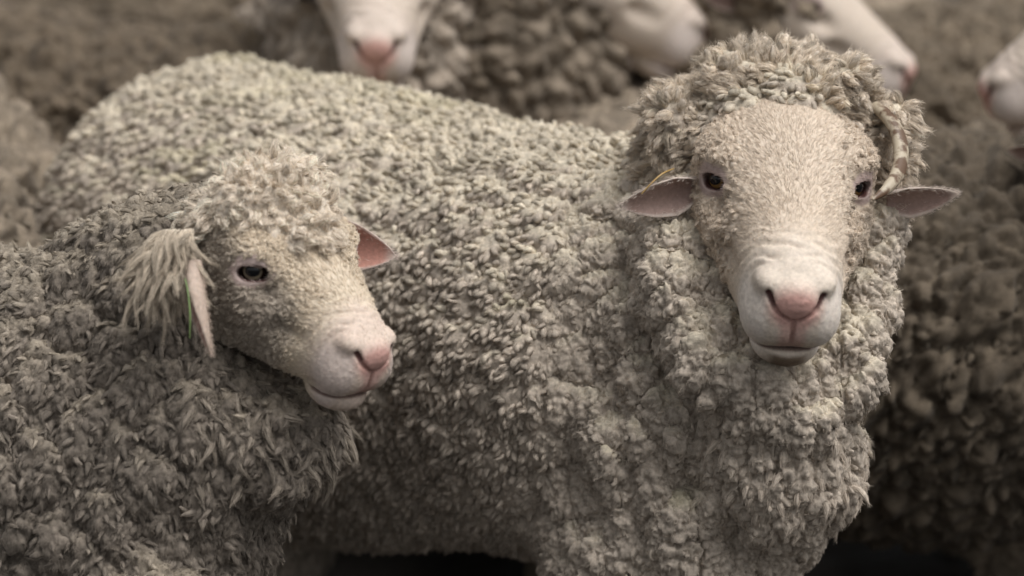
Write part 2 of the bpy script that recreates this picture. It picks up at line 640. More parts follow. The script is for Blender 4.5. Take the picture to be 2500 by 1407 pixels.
# ------------------------------------------------------------------ fleece: every staple a bent tapering lock of its own
class Fleece:
    def __init__(self):
        self.V, self.F, self.C, self.n = [], [], [], 0
        self.fp, self.fc = [], []

    def add(self, P, N, T, L, W, a0, a1, cr, ct, rg, rings=6, sides=6, flat=0.75, rough=0.20, sway=0.4, fib=5, stray=0.35, bright=0.14, prof=None, frizz=1.0):
        n = len(P)
        if n == 0:
            return
        L = np.broadcast_to(L, n) * rg.uniform(0.75, 1.3, n)
        W = np.broadcast_to(W, n) * rg.uniform(0.75, 1.25, n)
        N = norm(N + rg.normal(0, 0.16, (n, 3)))
        T = norm(T - N * (T * N).sum(1, keepdims=True))
        B = np.cross(N, T)
        be = rg.normal(0, sway, n)[:, None]
        T, B = T * np.cos(be) + B * np.sin(be), B * np.cos(be) - T * np.sin(be)
        s = np.append(np.linspace(0, 0.94, rings - 1), 1.0)
        a0 = np.radians(np.broadcast_to(a0, n) + rg.normal(0, 10, n))
        a1 = np.radians(np.broadcast_to(a1, n) + rg.normal(0, 16, n))
        kink = rg.normal(0, 0.5, n)

        def line(sv):
            a = a0[:, None] + (a1 - a0)[:, None] * sv
            b = kink[:, None] * (sv - 0.3)
            d = N[:, None] * np.cos(a)[..., None] + (T[:, None] * np.cos(b)[..., None] + B[:, None] * np.sin(b)[..., None]) * np.sin(a)[..., None]
            ds = np.diff(sv, prepend=0)
            c = P[:, None] + np.cumsum(d * ds[None, :, None], 1) * L[:, None, None] - (N * W[:, None] * 0.5)[:, None]
            U = -N[:, None] * np.sin(a)[..., None] + T[:, None] * np.cos(a)[..., None]
            return c, U
        c, U = line(s)
        pr = np.interp(s, [0, 0.25, 0.6, 0.85, 1.0], [0.75, 1.0, 0.95, 0.66, 0.10]) if prof is None else np.interp(s, np.linspace(0, 1, len(prof)), prof)
        pr = pr.copy()
        pr[-1] = 0.06
        th = np.linspace(0, 2 * np.pi, sides, endpoint=False)
        dis = 1 + rough * rg.normal(0, 1, (24, rings, sides))
        dis = (dis + np.roll(dis, 1, 2)) / 2
        dis = dis[rg.integers(0, 24, n)]
        r = W[:, None, None] * pr[None, :, None] * dis
        off = B[:, None, None] * (np.cos(th) * r)[..., None] + U[:, :, None] * (np.sin(th) * r * flat)[..., None]
        V = c[:, :, None] + off
        i = np.arange(rings - 1)[:, None] * sides
        j = np.arange(sides)[None]
        q = np.stack([i + j, i + (j + 1) % sides, i + sides + (j + 1) % sides, i + sides + j], -1).reshape(-1, 4)
        F = q[None] + (np.arange(n) * rings * sides)[:, None, None] + self.n
        br = rg.normal(1, bright, n).clip(0.55, 1.5)[:, None]
        cr = np.broadcast_to(cr, (n, 3)) * br
        ct = np.broadcast_to(ct, (n, 3)) * br
        C = cr[:, None] + (ct - cr)[:, None] * (s ** 1.5)[None, :, None]
        self.V.append(V.reshape(-1, 3))
        self.F.append(F.reshape(-1, 4))
        self.C.append(np.repeat(C[:, :, None], sides, 2).reshape(-1, 3))
        self.n += n * rings * sides
        if fib:
            k = 5
            sv = np.linspace(0.15, 1.0, k)
            c, U = line(sv)
            prf = np.interp(sv, s, pr)
            for _ in range(fib):
                t0 = rg.uniform(0, 2 * np.pi, n)
                sc = rg.uniform(0.85, 1.0 + stray * 0.6, n)
                rr = W[:, None] * prf[None] * sc[:, None] * (1 + stray * sv[None])
                tt = t0[:, None] + np.cumsum(rg.normal(0, 0.35, (n, k)), 1)
                p = c + B[:, None] * (np.cos(tt) * rr)[..., None] + U * (np.sin(tt) * rr * flat)[..., None]
                p = p + rg.normal(0, 1, (n, k, 3)) * (W[:, None] * 0.10 * frizz * (0.4 + sv[None]))[..., None]
                ext = rg.uniform(0.0, 0.16 * (1 + stray), n)
                p[:, -1] += (p[:, -1] - p[:, -3]) * ext[:, None] + rg.normal(0, 1, (n, 3)) * (W * 0.35 * frizz)[:, None]
                self.fp.append(p.astype(np.float32))
                self.fc.append(((cr * 0.35 + ct * 0.65) * rg.normal(1.12, 0.12, n)[:, None]).clip(0.02, 0.9))

    def build(self, parent, fib_r=0.00016, name='fleece'):
        o = mesh_obj(name, np.concatenate(self.V), np.concatenate(self.F), M_WOOL, parent, np.concatenate(self.C), kind='stuff')
        if self.fp:
            r = np.array([1.0, 1.0, 0.9, 0.75, 0.3]) * fib_r
            curves_obj('lock_fibre', np.concatenate(self.fp), r, np.concatenate(self.fc), M_FIBRE, parent)
        return o


def tufts(P, N, T, gap, pull, rg):
    """lean neighbouring locks together so that they end in shared tips"""
    k = thin(P, gap, rg)
    best = np.full(len(P), 1e9)
    who = np.zeros(len(P), int)
    for j in range(0, len(k), 256):
        d = ((P[:, None] - P[k[j:j + 256]][None]) ** 2).sum(-1)
        m = d.min(1)
        u = m < best
        who[u] = j + d.argmin(1)[u]
        best = np.minimum(best, m)
    c = k[who]
    tip = P[c] + N[c] * gap * 0.9 + T[c] * gap * 0.7
    D = tip - P
    return norm(T * (1 - pull) + norm(D - N * (D * N).sum(1, keepdims=True)) * pull), rg.random(len(k))[who]


def in_view(P, N, pad=220, back=-0.30):
    q = P - np.array([0, 0, CAM_H])
    d = q[:, 1] * CP - q[:, 2] * SP
    u = 1250 + q[:, 0] / d / KPX
    v = 703.5 - (q[:, 1] * SP + q[:, 2] * CP) / d / KPX
    face = -(N * norm(q)).sum(1)
    return (u > -pad) & (u < 2500 + pad) & (v > -pad) & (v < 1407 + pad) & (face > back), u, v


def rot_zxy(yaw, pit, rol):
    return np.array(Matrix.Rotation(math.radians(yaw), 3, 'Z') @ Matrix.Rotation(math.radians(pit), 3, 'X') @ Matrix.Rotation(math.radians(rol), 3, 'Y'))


class Pose:
    """places the head's own frame in the world"""
    def __init__(self, R, scale, ref, where):
        self.R, self.s = R, np.asarray(scale, float)
        self.o = np.asarray(where) - self.R @ (np.asarray(ref) * self.s)

    def to(self, p):
        return (np.asarray(p, float) * self.s) @ self.R.T + self.o

    def inv(self, w):
        return ((w - self.o) @ self.R) / self.s

    def dir(self, v):
        return norm((np.asarray(v, float)) @ self.R.T)


def skin_wool_mesh(name, parts, parent):
    """one body mesh out of shells that share it: [(V, Q, colours, material)]"""
    Vs, Qs, Cs, Ms, mats, off = [], [], [], [], [], 0
    for V, Q, C, m in parts:
        if m not in mats:
            mats.append(m)
        Vs.append(V)
        Qs.append(Q + off)
        Cs.append(C)
        Ms.append(np.full(len(Q), mats.index(m)))
        off += len(V)
    o = mesh_obj(name, np.concatenate(Vs), np.concatenate(Qs), mats[0], parent, np.concatenate(Cs))
    for m in mats[1:]:
        o.data.materials.append(m)
    o.data.polygons.foreach_set('material_index', np.concatenate(Ms).astype(np.int32))
    return o


# ------------------------------------------------------------------ eyes, ears, horn
def eye_mat(name, iris, ring):
    m, N, L, B = new_mat(name)
    tc = N.new('ShaderNodeTexCoord')
    sx = N.new('ShaderNodeSeparateXYZ')
    L.new(tc.outputs['Object'], sx.inputs[0])

    def math_(op, a, b=None):
        n = N.new('ShaderNodeMath')
        n.operation = op
        for i, v in enumerate((a, b)):
            if v is None:
                continue
            if isinstance(v, (int, float)):
                n.inputs[i].default_value = v
            else:
                L.new(v, n.inputs[i])
        return n.outputs[0]

    def rad(ax, ay):
        return math_('SQRT', math_('ADD', math_('POWER', math_('DIVIDE', sx.outputs[0], ax), 2.0), math_('POWER', math_('DIVIDE', sx.outputs[1], ay), 2.0)))
    pup = rad(0.0088 / 0.0185, 0.0064 / 0.0185)
    iri = rad(0.0112 / 0.0185, 0.0108 / 0.0185)
    nz = N.new('ShaderNodeTexNoise')
    nz.inputs['Scale'].default_value = 9
    L.new(tc.outputs['Object'], nz.inputs['Vector'])

    def ramp(v, a, b):
        r = N.new('ShaderNodeMapRange')
        r.interpolation_type = 'SMOOTHSTEP'
        r.inputs['From Min'].default_value = a
        r.inputs['From Max'].default_value = b
        L.new(v, r.inputs['Value'])
        return r.outputs[0]

    def mix(f, a, b):
        x = N.new('ShaderNodeMix')
        x.data_type = 'RGBA'
        L.new(f, x.inputs['Factor'])
        for k, v in (('A', a), ('B', b)):
            s = [i for i in x.inputs if i.name == k and i.type == 'RGBA'][0]
            if isinstance(v, tuple):
                s.default_value = (*v, 1)
            else:
                L.new(v, s)
        return [o for o in x.outputs if o.type == 'RGBA'][0]
    c = mix(nz.outputs[0], iris, ring)
    c = mix(ramp(pup, 0.92, 1.08), (0.004, 0.005, 0.007), c)
    c = mix(ramp(iri, 0.92, 1.05), c, (0.03, 0.016, 0.011))
    L.new(c, B.inputs['Base Color'])
    B.inputs['Roughness'].default_value = 0.22
    B.inputs['Specular IOR Level'].default_value = 0.25
    B.inputs['Coat Weight'].default_value = 0.45
    B.inputs['Coat Roughness'].default_value = 0.02
    return m


def uv_sphere(seg=28, rings=16):
    V, F = [(0, 0, 1)], []
    for i in range(1, rings):
        p = math.pi * i / rings
        for j in range(seg):
            t = 2 * math.pi * j / seg
            V.append((math.sin(p) * math.cos(t), math.sin(p) * math.sin(t), math.cos(p)))
    V.append((0, 0, -1))
    for j in range(seg):
        F.append((0, 1 + j, 1 + (j + 1) % seg))
        F.append((len(V) - 1, 1 + (rings - 2) * seg + (j + 1) % seg, 1 + (rings - 2) * seg + j))
    for i in range(rings - 2):
        for j in range(seg):
            a, b = 1 + i * seg + j, 1 + i * seg + (j + 1) % seg
            F.append((a, a + seg, b + seg, b))
    return V, F


EYE_V, EYE_F = uv_sphere()


def make_eye(pose, s, mat, parent, world_off, big=1.0):
    o, t, u = eye_frame(s)
    R = np.stack([t, u, np.cross(t, u)], 1)
    if np.dot(R[:, 2], o) < 0:
        R = np.stack([-t, u, np.cross(-t, u)], 1)
    V = np.array(EYE_V)
    bulge = 1 + 0.05 * sstep(0.75, 1.0, V[:, 2])
    V = V * bulge[:, None]
    e = mesh_obj('eye', V, EYE_F, mat, parent)
    c = pose.to(EYE_C * [s, 1, 1]) - world_off
    M = Matrix.Identity(4)
    Rw = pose.R @ R
    k = (EYE_R - 0.0004) * float(pose.s.mean()) * big
    for i in range(3):
        for j in range(3):
            M[i][j] = Rw[i, j] * k
        M[i][3] = c[i]
    e.matrix_local = M
    return e


def make_ear(base, tip, face, W, parent, off, cup=1.0, cols=((0.58, 0.50, 0.44), (0.36, 0.255, 0.22)), droop=0.012, thick=0.0022, fold=0.0, hairs=900, seed=1):
    """a cupped leaf: outside haired, inside pink"""
    rg = np.random.default_rng(seed)
    base, tip = np.asarray(base), np.asarray(tip)
    Y = tip - base
    Ln = np.linalg.norm(Y)
    Y = Y / Ln
    Z = norm(np.asarray(face) - Y * np.dot(face, Y))
    X = np.cross(Y, Z)
    nu, nv = 30, 21
    u = np.linspace(0, 1, nu)[:, None]
    v = np.linspace(-1, 1, nv)[None]
    w = W * np.interp(u, [0, 0.15, 0.35, 0.6, 0.8, 0.93, 1.0], [0.62, 0.88, 1.0, 0.80, 0.50, 0.24, 0.03])
    cu = cup * np.interp(u, [0, 0.3, 1.0], [1.9, 1.25, 0.55])
    ph = v * cu + fold * u
    x = w * np.sin(ph) / np.maximum(cu, 0.2) * 1.15
    z = w * (1 - np.cos(ph)) / np.maximum(cu, 0.2) * 1.15 - droop * u * u
    y = Ln * u + 0 * v
    G = base + X * x[..., None] + Y * y[..., None] + Z * z[..., None]
    du = np.gradient(G, axis=0)
    dv = np.gradient(G, axis=1)
    n = norm(np.cross(dv, du))
    if (n[nu // 2, nv // 2] @ Z) < 0:
        n = -n
    th = thick * np.interp(np.abs(v), [0, 0.85, 1], [1, 0.8, 0.25]) * np.interp(u, [0, 0.9, 1], [1.4, 0.9, 0.3])
    A = G + n * th[..., None] * 0.5
    Bk = G - n * th[..., None] * 0.5
    V = np.concatenate([A.reshape(-1, 3), Bk.reshape(-1, 3)]) - off
    F = []
    m = nu * nv
    for i in range(nu - 1):
        for j in range(nv - 1):
            a = i * nv + j
            F.append((a, a + 1, a + nv + 1, a + nv))
            F.append((m + a, m + a + nv, m + a + nv + 1, m + a + 1))
    for i in range(nu - 1):
        for j in (0, nv - 1):
            a = i * nv + j
            F.append((a, a + nv, m + a + nv, m + a) if j == 0 else (a, m + a, m + a + nv, a + nv))
    for j in range(nv - 1):
        for i in (0, nu - 1):
            a = i * nv + j
            F.append((a, m + a, m + a + 1, a + 1) if i == 0 else (a, a + 1, m + a + 1, m + a))
    out, inn = np.array(cols[0]), np.array(cols[1])
    rim = np.clip(sstep(0.78, 1.0, np.abs(v)) + sstep(0.85, 1, u), 0, 1)[..., None]
    Cin = inn * (1 - rim) + out * 1.15 * rim
    C = np.concatenate([Cin.reshape(-1, 3), np.tile(out, (m, 1))])
    e = mesh_obj('ear', V, F, M_SKIN, parent, C)
    if hairs:
        i = rg.integers(0, nu, hairs * 2)
        j = rg.integers(0, nv, hairs * 2)
        back = rg.random(hairs * 2) < 0.65
        edge = (np.abs(j - nv // 2) > nv // 2 - 3)
        keep = back | edge
        i, j, back = i[keep], j[keep], back[keep]
        sg = np.where(back, -1.0, 1.0)[:, None]
        p = G[i, j] + n[i, j] * sg * thick * 0.5 + rg.normal(0, 1, (len(i), 3)) * 0.0012
        d = norm(Y + n[i, j] * sg * 0.5 + rg.normal(0, 0.25, (len(i), 3)))
        l = rg.uniform(0.0015, 0.0035, len(i))[:, None, None]
        t = np.linspace(0, 1, 4)[None, :, None]
        cv = p[:, None] + d[:, None] * l * t + Y * l * t * t * 0.4 - off
        curves_obj('ear_hair', cv, np.array([1, 0.9, 0.7, 0.2]) * 0.00013, np.tile(out * 1.1, (len(i), 1)) * rg.normal(1, 0.1, (len(i), 1)), M_FIBRE, e)
    return e


def tube(pts, rad, sides=14, ridges=0.0, nr=0):
    """a swept tube through pts; returns V, F and the position along it"""
    pts = np.asarray(pts, float)
    rad = np.asarray(rad, float)
    k = len(pts)
    t = np.linspace(0, k - 1, 70)
    i = np.clip(t.astype(int), 0, k - 2)
    f = (t - i)[:, None]
    p0 = pts[np.clip(i - 1, 0, k - 1)]
    p1, p2 = pts[i], pts[i + 1]
    p3 = pts[np.clip(i + 2, 0, k - 1)]
    c = 0.5 * (2 * p1 + (p2 - p0) * f + (2 * p0 - 5 * p1 + 4 * p2 - p3) * f ** 2 + (3 * p1 - p0 - 3 * p2 + p3) * f ** 3)
    r = np.interp(t, np.arange(k), rad)
    s = t / (k - 1)
    if nr:
        r = r * (1 + ridges * np.sin(s * nr * 2 * np.pi))
    d = norm(np.gradient(c, axis=0))
    U = np.zeros_like(d)
    U[0] = norm(np.cross(d[0], [0.3, 0.2, 0.9]))
    for a in range(1, len(d)):
        U[a] = norm(U[a - 1] - d[a] * (U[a - 1] @ d[a]))
    W = np.cross(d, U)
    th = np.linspace(0, 2 * np.pi, sides, endpoint=False)
    V = c[:, None] + r[:, None, None] * (np.cos(th)[None, :, None] * U[:, None] + 0.8 * np.sin(th)[None, :, None] * W[:, None])
    n = len(c)
    F = [(a * sides + b, a * sides + (b + 1) % sides, (a + 1) * sides + (b + 1) % sides, (a + 1) * sides + b) for a in range(n - 1) for b in range(sides)]
    F.append(tuple(range(sides))[::-1])
    F.append(tuple(range((n - 1) * sides, n * sides)))
    return V.reshape(-1, 3), F, np.repeat(s, sides)


def horn_mat():
    m, N, L, B = new_mat('horn')
    tc = N.new('ShaderNodeTexCoord')
    nz = N.new('ShaderNodeTexNoise')
    nz.inputs['Scale'].default_value = 48
    nz.inputs['Detail'].default_value = 5
    L.new(tc.outputs['Object'], nz.inputs['Vector'])
    r = N.new('ShaderNodeValToRGB')
    r.color_ramp.elements[0].position = 0.46
    r.color_ramp.elements[0].color = (0.12, 0.07, 0.04, 1)
    r.color_ramp.elements[1].position = 0.55
    r.color_ramp.elements[1].color = (0.44, 0.375, 0.28, 1)
    L.new(nz.outputs[0], r.inputs[0])
    L.new(r.outputs[0], B.inputs['Base Color'])
    B.inputs['Roughness'].default_value = 0.5
    bp = N.new('ShaderNodeBump')
    bp.inputs['Distance'].default_value = 0.002
    bp.inputs['Strength'].default_value = 0.6
    L.new(nz.outputs[0], bp.inputs['Height'])
    L.new(bp.outputs[0], B.inputs['Normal'])
    return m


def plain_mat(name, c, rough=0.4):
    m, N, L, B = new_mat(name)
    nz = N.new('ShaderNodeTexNoise')
    nz.inputs['Scale'].default_value = 120
    hs = N.new('ShaderNodeHueSaturation')
    hs.inputs['Color'].default_value = (*c, 1)
    mr = N.new('ShaderNodeMapRange')
    mr.inputs['To Min'].default_value = 0.75
    mr.inputs['To Max'].default_value = 1.2
    L.new(nz.outputs[0], mr.inputs['Value'])
    L.new(mr.outputs[0], hs.inputs['Value'])
    L.new(hs.outputs[0], B.inputs['Base Color'])
    B.inputs['Roughness'].default_value = rough
    return m


M_EYE_AMBER = eye_mat('eye_amber', (0.30, 0.17, 0.06), (0.16, 0.085, 0.03))
M_EYE_PALE = eye_mat('eye_pale', (0.30, 0.26, 0.19), (0.17, 0.14, 0.09))
M_HORN = horn_mat()
M_TAG_Y = plain_mat('yellow_tag_plastic', (0.34, 0.22, 0.07))
M_TAG_G = plain_mat('green_tag_plastic', (0.16, 0.25, 0.08))


def face_hair(pose, V, N, Qm, C, n, rg, length, parent, off, keep, lift=0.55, r=0.00022, name='face_hair', swirl=0.32, tint=1.0):
    """short hair lying back from the nose; V, N in the head's own frame"""
    P, Nn = sample_surface(V, Qm, n, rg, N)
    k = keep(P)
    k = k > rg.random(len(P))
    P, Nn = P[k], Nn[k]
    l = length(P) * rg.uniform(0.7, 1.3, len(P))
    back = np.array([0, -1.0, 0.0]) + np.stack([np.sign(P[:, 0]) * 0.5 * sstep(0.0, 0.05, np.abs(P[:, 0])), 0 * l, -0.35 + 0 * l], -1)
    T = norm(back + swirl * vec_noise(P, 150, 5) + swirl * 0.9 * vec_noise(P, 380, 9))
    T = norm(T - Nn * (T * Nn).sum(1, keepdims=True))
    t = np.linspace(0, 1, 4)[None, :, None]
    d = norm(T + Nn * lift + rg.normal(0, 0.12, T.shape))
    cv = P[:, None] - Nn[:, None] * 0.0004 + d[:, None] * l[:, None, None] * t + T[:, None] * l[:, None, None] * t * t * 0.5 - Nn[:, None] * l[:, None, None] * t * t * lift * 0.35
    col = C(P) * tint * rg.normal(1.0, 0.10, (len(P), 1))
    W = pose.to(cv.reshape(-1, 3)).reshape(cv.shape) - off
    return curves_obj(name, W, np.array([1, 0.95, 0.75, 0.25]) * r, col.clip(0.01, 0.9), M_FIBRE, parent)


def lashes(pose, s, rg, parent, off, col=(0.09, 0.07, 0.06), n=36, up=1.0):
    o, t, u = eye_frame(s)
    a = rg.uniform(-0.9, 0.75, n)
    base = EYE_C * [s, 1, 1] + o[None] * (0.0195 * np.cos(a * 0.7))[:, None] + t[None] * (0.0150 * a)[:, None] + u[None] * (0.0078 * np.cos(a))[:, None]
    d = norm(o * 1.0 - u * 0.15 * up + t * (a[:, None] * 0.5) + rg.normal(0, 0.15, (n, 3)))
    l = rg.uniform(0.005, 0.010, n)[:, None, None]
    tt = np.linspace(0, 1, 5)[None, :, None]
    cv = base[:, None] + d[:, None] * l * tt - u * l * tt * tt * 0.35
    W = pose.to(cv.reshape(-1, 3)).reshape(cv.shape) - off
    curves_obj('eyelash', W, np.array([1, 0.9, 0.8, 0.6, 0.2]) * 0.00016, np.tile(col, (n, 1)) * rg.normal(1, 0.25, (n, 1)).clip(0.4, 1.8), M_FIBRE, parent)


# ------------------------------------------------------------------ ground
def ground_mat():
    m, N, L, B = new_mat('trodden_earth')
    tc = N.new('ShaderNodeTexCoord')
    nz = N.new('ShaderNodeTexNoise')
    nz.inputs['Scale'].default_value = 6
    nz.inputs['Detail'].default_value = 10
    L.new(tc.outputs['Object'], nz.inputs['Vector'])
    r = N.new('ShaderNodeValToRGB')
    r.color_ramp.elements[0].color = (0.009, 0.007, 0.005, 1)
    r.color_ramp.elements[1].color = (0.03, 0.023, 0.017, 1)
    L.new(nz.outputs[0], r.inputs[0])
    L.new(r.outputs[0], B.inputs['Base Color'])
    B.inputs['Roughness'].default_value = 0.95
    bp = N.new('ShaderNodeBump')
    bp.inputs['Distance'].default_value = 0.03
    L.new(nz.outputs[0], bp.inputs['Height'])
    L.new(bp.outputs[0], B.inputs['Normal'])
    return m


g = 1500.0
ground = mesh_obj('ground', [(-g, -g, 0), (g, -g, 0), (g, g, 0), (-g, g, 0)], [(0, 1, 2, 3)], ground_mat(), kind='structure', label='dark trodden earth of the sheep yard')

HV, HQ = head_mesh(0.0020)
HN = vnormals(HV, HQ)
DOWN = np.array([0, 0, -1.0])


def leg_sdf(P, top, foot, r=0.05):
    top, foot = np.asarray(top), np.asarray(foot)
    knee = top * 0.45 + foot * 0.55 + np.array([0, 0, 0.0])
    pas = foot + np.array([0, 0, 0.09])
    f = chain(P, [(top, r * 1.7), (knee, r * 0.62), (pas, r * 0.5), (foot + [0, 0, 0.03], r * 0.72)], 0.02)
    return np.maximum(f, 0.002 - P[..., 2])


def ring_eye(p):
    m = np.zeros(len(p))
    for s in (1, -1):
        o, t, u = eye_frame(s)
        q = p - EYE_C * [s, 1, 1]
        m = np.maximum(m, sstep(1.65, 1.2, np.sqrt((q @ t / 0.0195) ** 2 + (q @ u / 0.0165) ** 2)) * (q @ o > -0.005))
    return m


def face_woolly(p):
    """where a face grows curly wool instead of hair: the brow and cheeks, not the bridge, lids or muzzle"""
    ax = np.abs(p[:, 0])
    m = sstep(0.205, 0.160, p[:, 1] + 0.35 * np.maximum(0, 0.045 - ax) * (p[:, 2] > -0.02))
    return m * (1 - ring_eye(p))


def nose_bare(p):
    ax = np.abs(p[:, 0])
    return sstep(0.0, 1, 1.25 - np.sqrt((ax / 0.031) ** 2 + ((p[:, 2] + 0.012) / 0.024) ** 2)) * sstep(0.262, 0.276, p[:, 1])


HB = HV.copy()                                   # skin before the curly relief
_w = face_woolly(HV)
_s = 0.35 + 0.65 * sstep(0.03, 0.075, np.abs(HV[:, 0]))
_h, _ = lumps(HV, 0.0062, (0, -0.5, -1), 1.3, 40)
_h2, _ = lumps(HV, 0.0125, (0, -0.5, -1), 1.2, 41)
HV = HV + HN * (_w * (0.0010 * (_h - 0.4) * (0.15 + 0.85 * _s) + 0.0050 * (_h2 - 0.3) * _s * _s) + 0.0005 * fbm(HV, 200, 3))[:, None]
HN = vnormals(HV, HQ)


def cheek_wool(pose, V, Q, N, n, rg, colf, sdf, fl, size=0.0023, side0=0.035, side1=0.07, fib=9):
    p, m = sample_surface(V, Q, n, rg, N)
    sd = sstep(side0, side1, np.abs(p[:, 0]))
    k = (rg.random(len(p)) < face_woolly(p) * sd) & (p[:, 1] > -0.03)
    w, wm = pose.to(p), pose.dir(m)
    k &= in_view(w, wm)[0] & (sdf(w.astype(np.float32)) > -0.004)
    p, w, wm = p[k], w[k], wm[k]
    k = thin(w, size * 1.75, rg)
    p, w, wm = p[k], w[k], wm[k]
    T = norm(pose.dir([[0, -0.5, -1.0]]) + 1.3 * vec_noise(w, 45, 31))
    c = colf(p) * (1 + 0.12 * fbm(w, 30, 5)[:, None])
    fl.add(w, wm, T, size * 3.0, size, 25, 95, c, c, rg, rings=5, sides=5, fib=fib, stray=0.6, sway=0.9, frizz=1.8, rough=0.3, bright=0.05, prof=[0.85, 1.0, 1.0, 0.9, 0.5])


def fleece_surface(V, Q, N, pose, frac, dispf, colf, parent, off, fibres, flen, rg, fr=0.00022, lift=0.55, flow=None, lowz=0.16):
    """the visible fleece as real relief, plus loose fibres standing off it"""
    cen, cn = V[Q].mean(1), norm(N[Q].mean(1))
    ok = in_view(cen, cn, pad=200, back=-0.35)[0] & (cen[:, 2] > lowz)
    d, h = on_head(cen, pose, -0.004)
    ok &= d > 0
    Q = Q[ok]
    if isinstance(frac, tuple):                          # finer where the fleece is relief only, coarser under the staples
        m = frac[0](V[Q].mean(1)) > 0.4
        a, b_ = refine(V, Q[m], N, frac[1]), refine(V, Q[~m], N, frac[2])
        P, F, M = np.concatenate([a[0], b_[0]]), np.concatenate([a[1], b_[1] + len(a[0])]), np.concatenate([a[2], b_[2]])
    else:
        P, F, M = refine(V, Q, N, frac)
    H, K = dispf(P, M)
    C = colf(P, M, K)
    P2 = P + M * H[:, None]
    o = mesh_obj('fleece', P2 - off, F, M_WOOL, parent, C, kind='stuff')
    N2 = vnormals(P2, F)
    p, n, c = sample_surface(P2, F, fibres, rg, N2, C)
    m = norm(n)
    T = flow(p) + 0.7 * vec_noise(p, 120, 77) + rg.normal(0, 0.35, p.shape)
    T = norm(T - m * (T * m).sum(1, keepdims=True))
    l = flen(p) * rg.uniform(0.5, 1.5, len(p))
    t = np.linspace(0, 1, 5)[None, :, None]
    d0 = norm(T + m * lift + rg.normal(0, 0.2, p.shape))
    cv = p[:, None] - m[:, None] * 0.0006 + l[:, None, None] * (d0[:, None] * t + (T - 0.5 * m)[:, None] * 0.45 * t * t)
    cv = cv + rg.normal(0, 1, cv.shape) * 0.00035 * (t > 0)
    curves_obj('wool_fibre', cv - off, np.array([1, 0.95, 0.85, 0.7, 0.3]) * fr, (c * rg.normal(1.1, 0.14, (len(c), 1))).clip(0.02, 0.9), M_FIBRE, parent)
    return o


def on_head(W, pose, margin):
    """how far points lie outside the head's skin"""
    h = pose.inv(W)
    d = np.full(len(W), 1.0)
    m = (np.abs(h[:, 0]) < 0.16) & (h[:, 1] > -0.1) & (h[:, 1] < 0.33) & (np.abs(h[:, 2]) < 0.16)
    d[m] = head_sdf(h[m].astype(np.float32)) * pose.s.mean()
    return d - margin, h


# ------------------------------------------------------------------ the ram
ram = empty('ram', tuple(atz(1250, 0.0, 2.9)), 'large ram facing the camera, curled horn beside its eye and thick woolly topknot', 'sheep', 'sheep crowded in the yard')
RO = np.array(ram.location)
RP = Pose(rot_zxy(178.5, -20, -3.2), (0.92, 0.93, 0.93), (0, 0.098, 0.035), at(1922, 446, 2.50))

ram_body = [(atz(570, 0.625, 3.22), 0.258), (atz(900, 0.580, 3.05), 0.262), (atz(1380, 0.59, 2.86), 0.250)]
ram_neck = [(atz(1500, 0.62, 2.80), 0.225), (at(1750, 640, 2.71), 0.138), (RP.to((0, -0.03, 0.0)), 0.10)]
ram_front = [(RP.to((0, 0.02, -0.07)), 0.10), (at(1828, 800, 2.67), 0.100), (at(1800, 1080, 2.66), 0.120), (at(1630, 1340, 2.70), 0.140)]
roll_l = [(at(1628, 545, 2.57), 0.038), (at(1672, 720, 2.535), 0.047), (at(1762, 880, 2.505), 0.050), (at(1880, 985, 2.50), 0.050)]
roll_r = [(at(2155, 545, 2.59), 0.028), (at(2108, 740, 2.565), 0.032), (at(2058, 900, 2.525), 0.039), (at(1960, 1000, 2.50), 0.045)]
roll_2 = [(at(1540, 620, 2.66), 0.052), (at(1590, 860, 2.60), 0.056), (at(1730, 1040, 2.56), 0.052), (at(1880, 1110, 2.53), 0.050)]
roll_3 = [(at(1480, 900, 2.66), 0.06), (at(1560, 1080, 2.60), 0.055), (at(1640, 1260, 2.60), 0.055), (at(1700, 1420, 2.62), 0.05)]
ram_caps = [((0, -0.088, 0.060), (0.082, 0.050, 0.044)), ((0.056, -0.058, 0.088), (0.044, 0.032, 0.024)), ((-0.064, -0.040, 0.088), (0.044, 0.034, 0.026)),
            ((0.124, -0.036, 0.016), (0.031, 0.050, 0.060)), ((-0.126, -0.028, 0.010), (0.030, 0.050, 0.062)), ((-0.120, -0.010, -0.050), (0.022, 0.040, 0.052)), ((0, -0.095, 0.020), (0.115, 0.05, 0.07))]


def ram_form(P):
    f = chain(P, ram_body, 0.10)
    f = smin(f, chain(P, ram_neck, 0.06), 0.07)
    f = smin(f, chain(P, ram_front, 0.05), 0.04)
    f = smin(f, chain(P, roll_2, 0.03), 0.009)
    f = smin(f, chain(P, roll_3, 0.03), 0.010)
    f = smin(f, chain(P, roll_l, 0.02), 0.006)
    f = smin(f, chain(P, roll_r, 0.02), 0.006)
    f = smin(f, ell(P, at(1890, 1110, 2.57), (0.095, 0.085, 0.105)), 0.012)
    for c, r in ram_caps:
        f = smin(f, ell(P, RP.to(c), np.array(r) * RP.s, RP.R), 0.018)
    for tp, ft in ((atz(1480, 0.44, 2.80), atz(1500, 0, 2.78)), (atz(1700, 0.44, 2.95), atz(1760, 0, 2.95)), (atz(640, 0.45, 3.1), atz(600, 0, 3.1)), (atz(760, 0.45, 3.35), atz(740, 0, 3.4))):
        f = smin(f, leg_sdf(P, tp, ft), 0.03)
    return f


def hit(px, py, sdf, d=2.2):
    """the point where the sight line meets a surface"""
    for _ in range(60):
        p = at(px, py, d)
        f = float(sdf(p[None].astype(np.float32))[0])
        if f < 0.0008:
            break
        d += f * 0.9
    return p


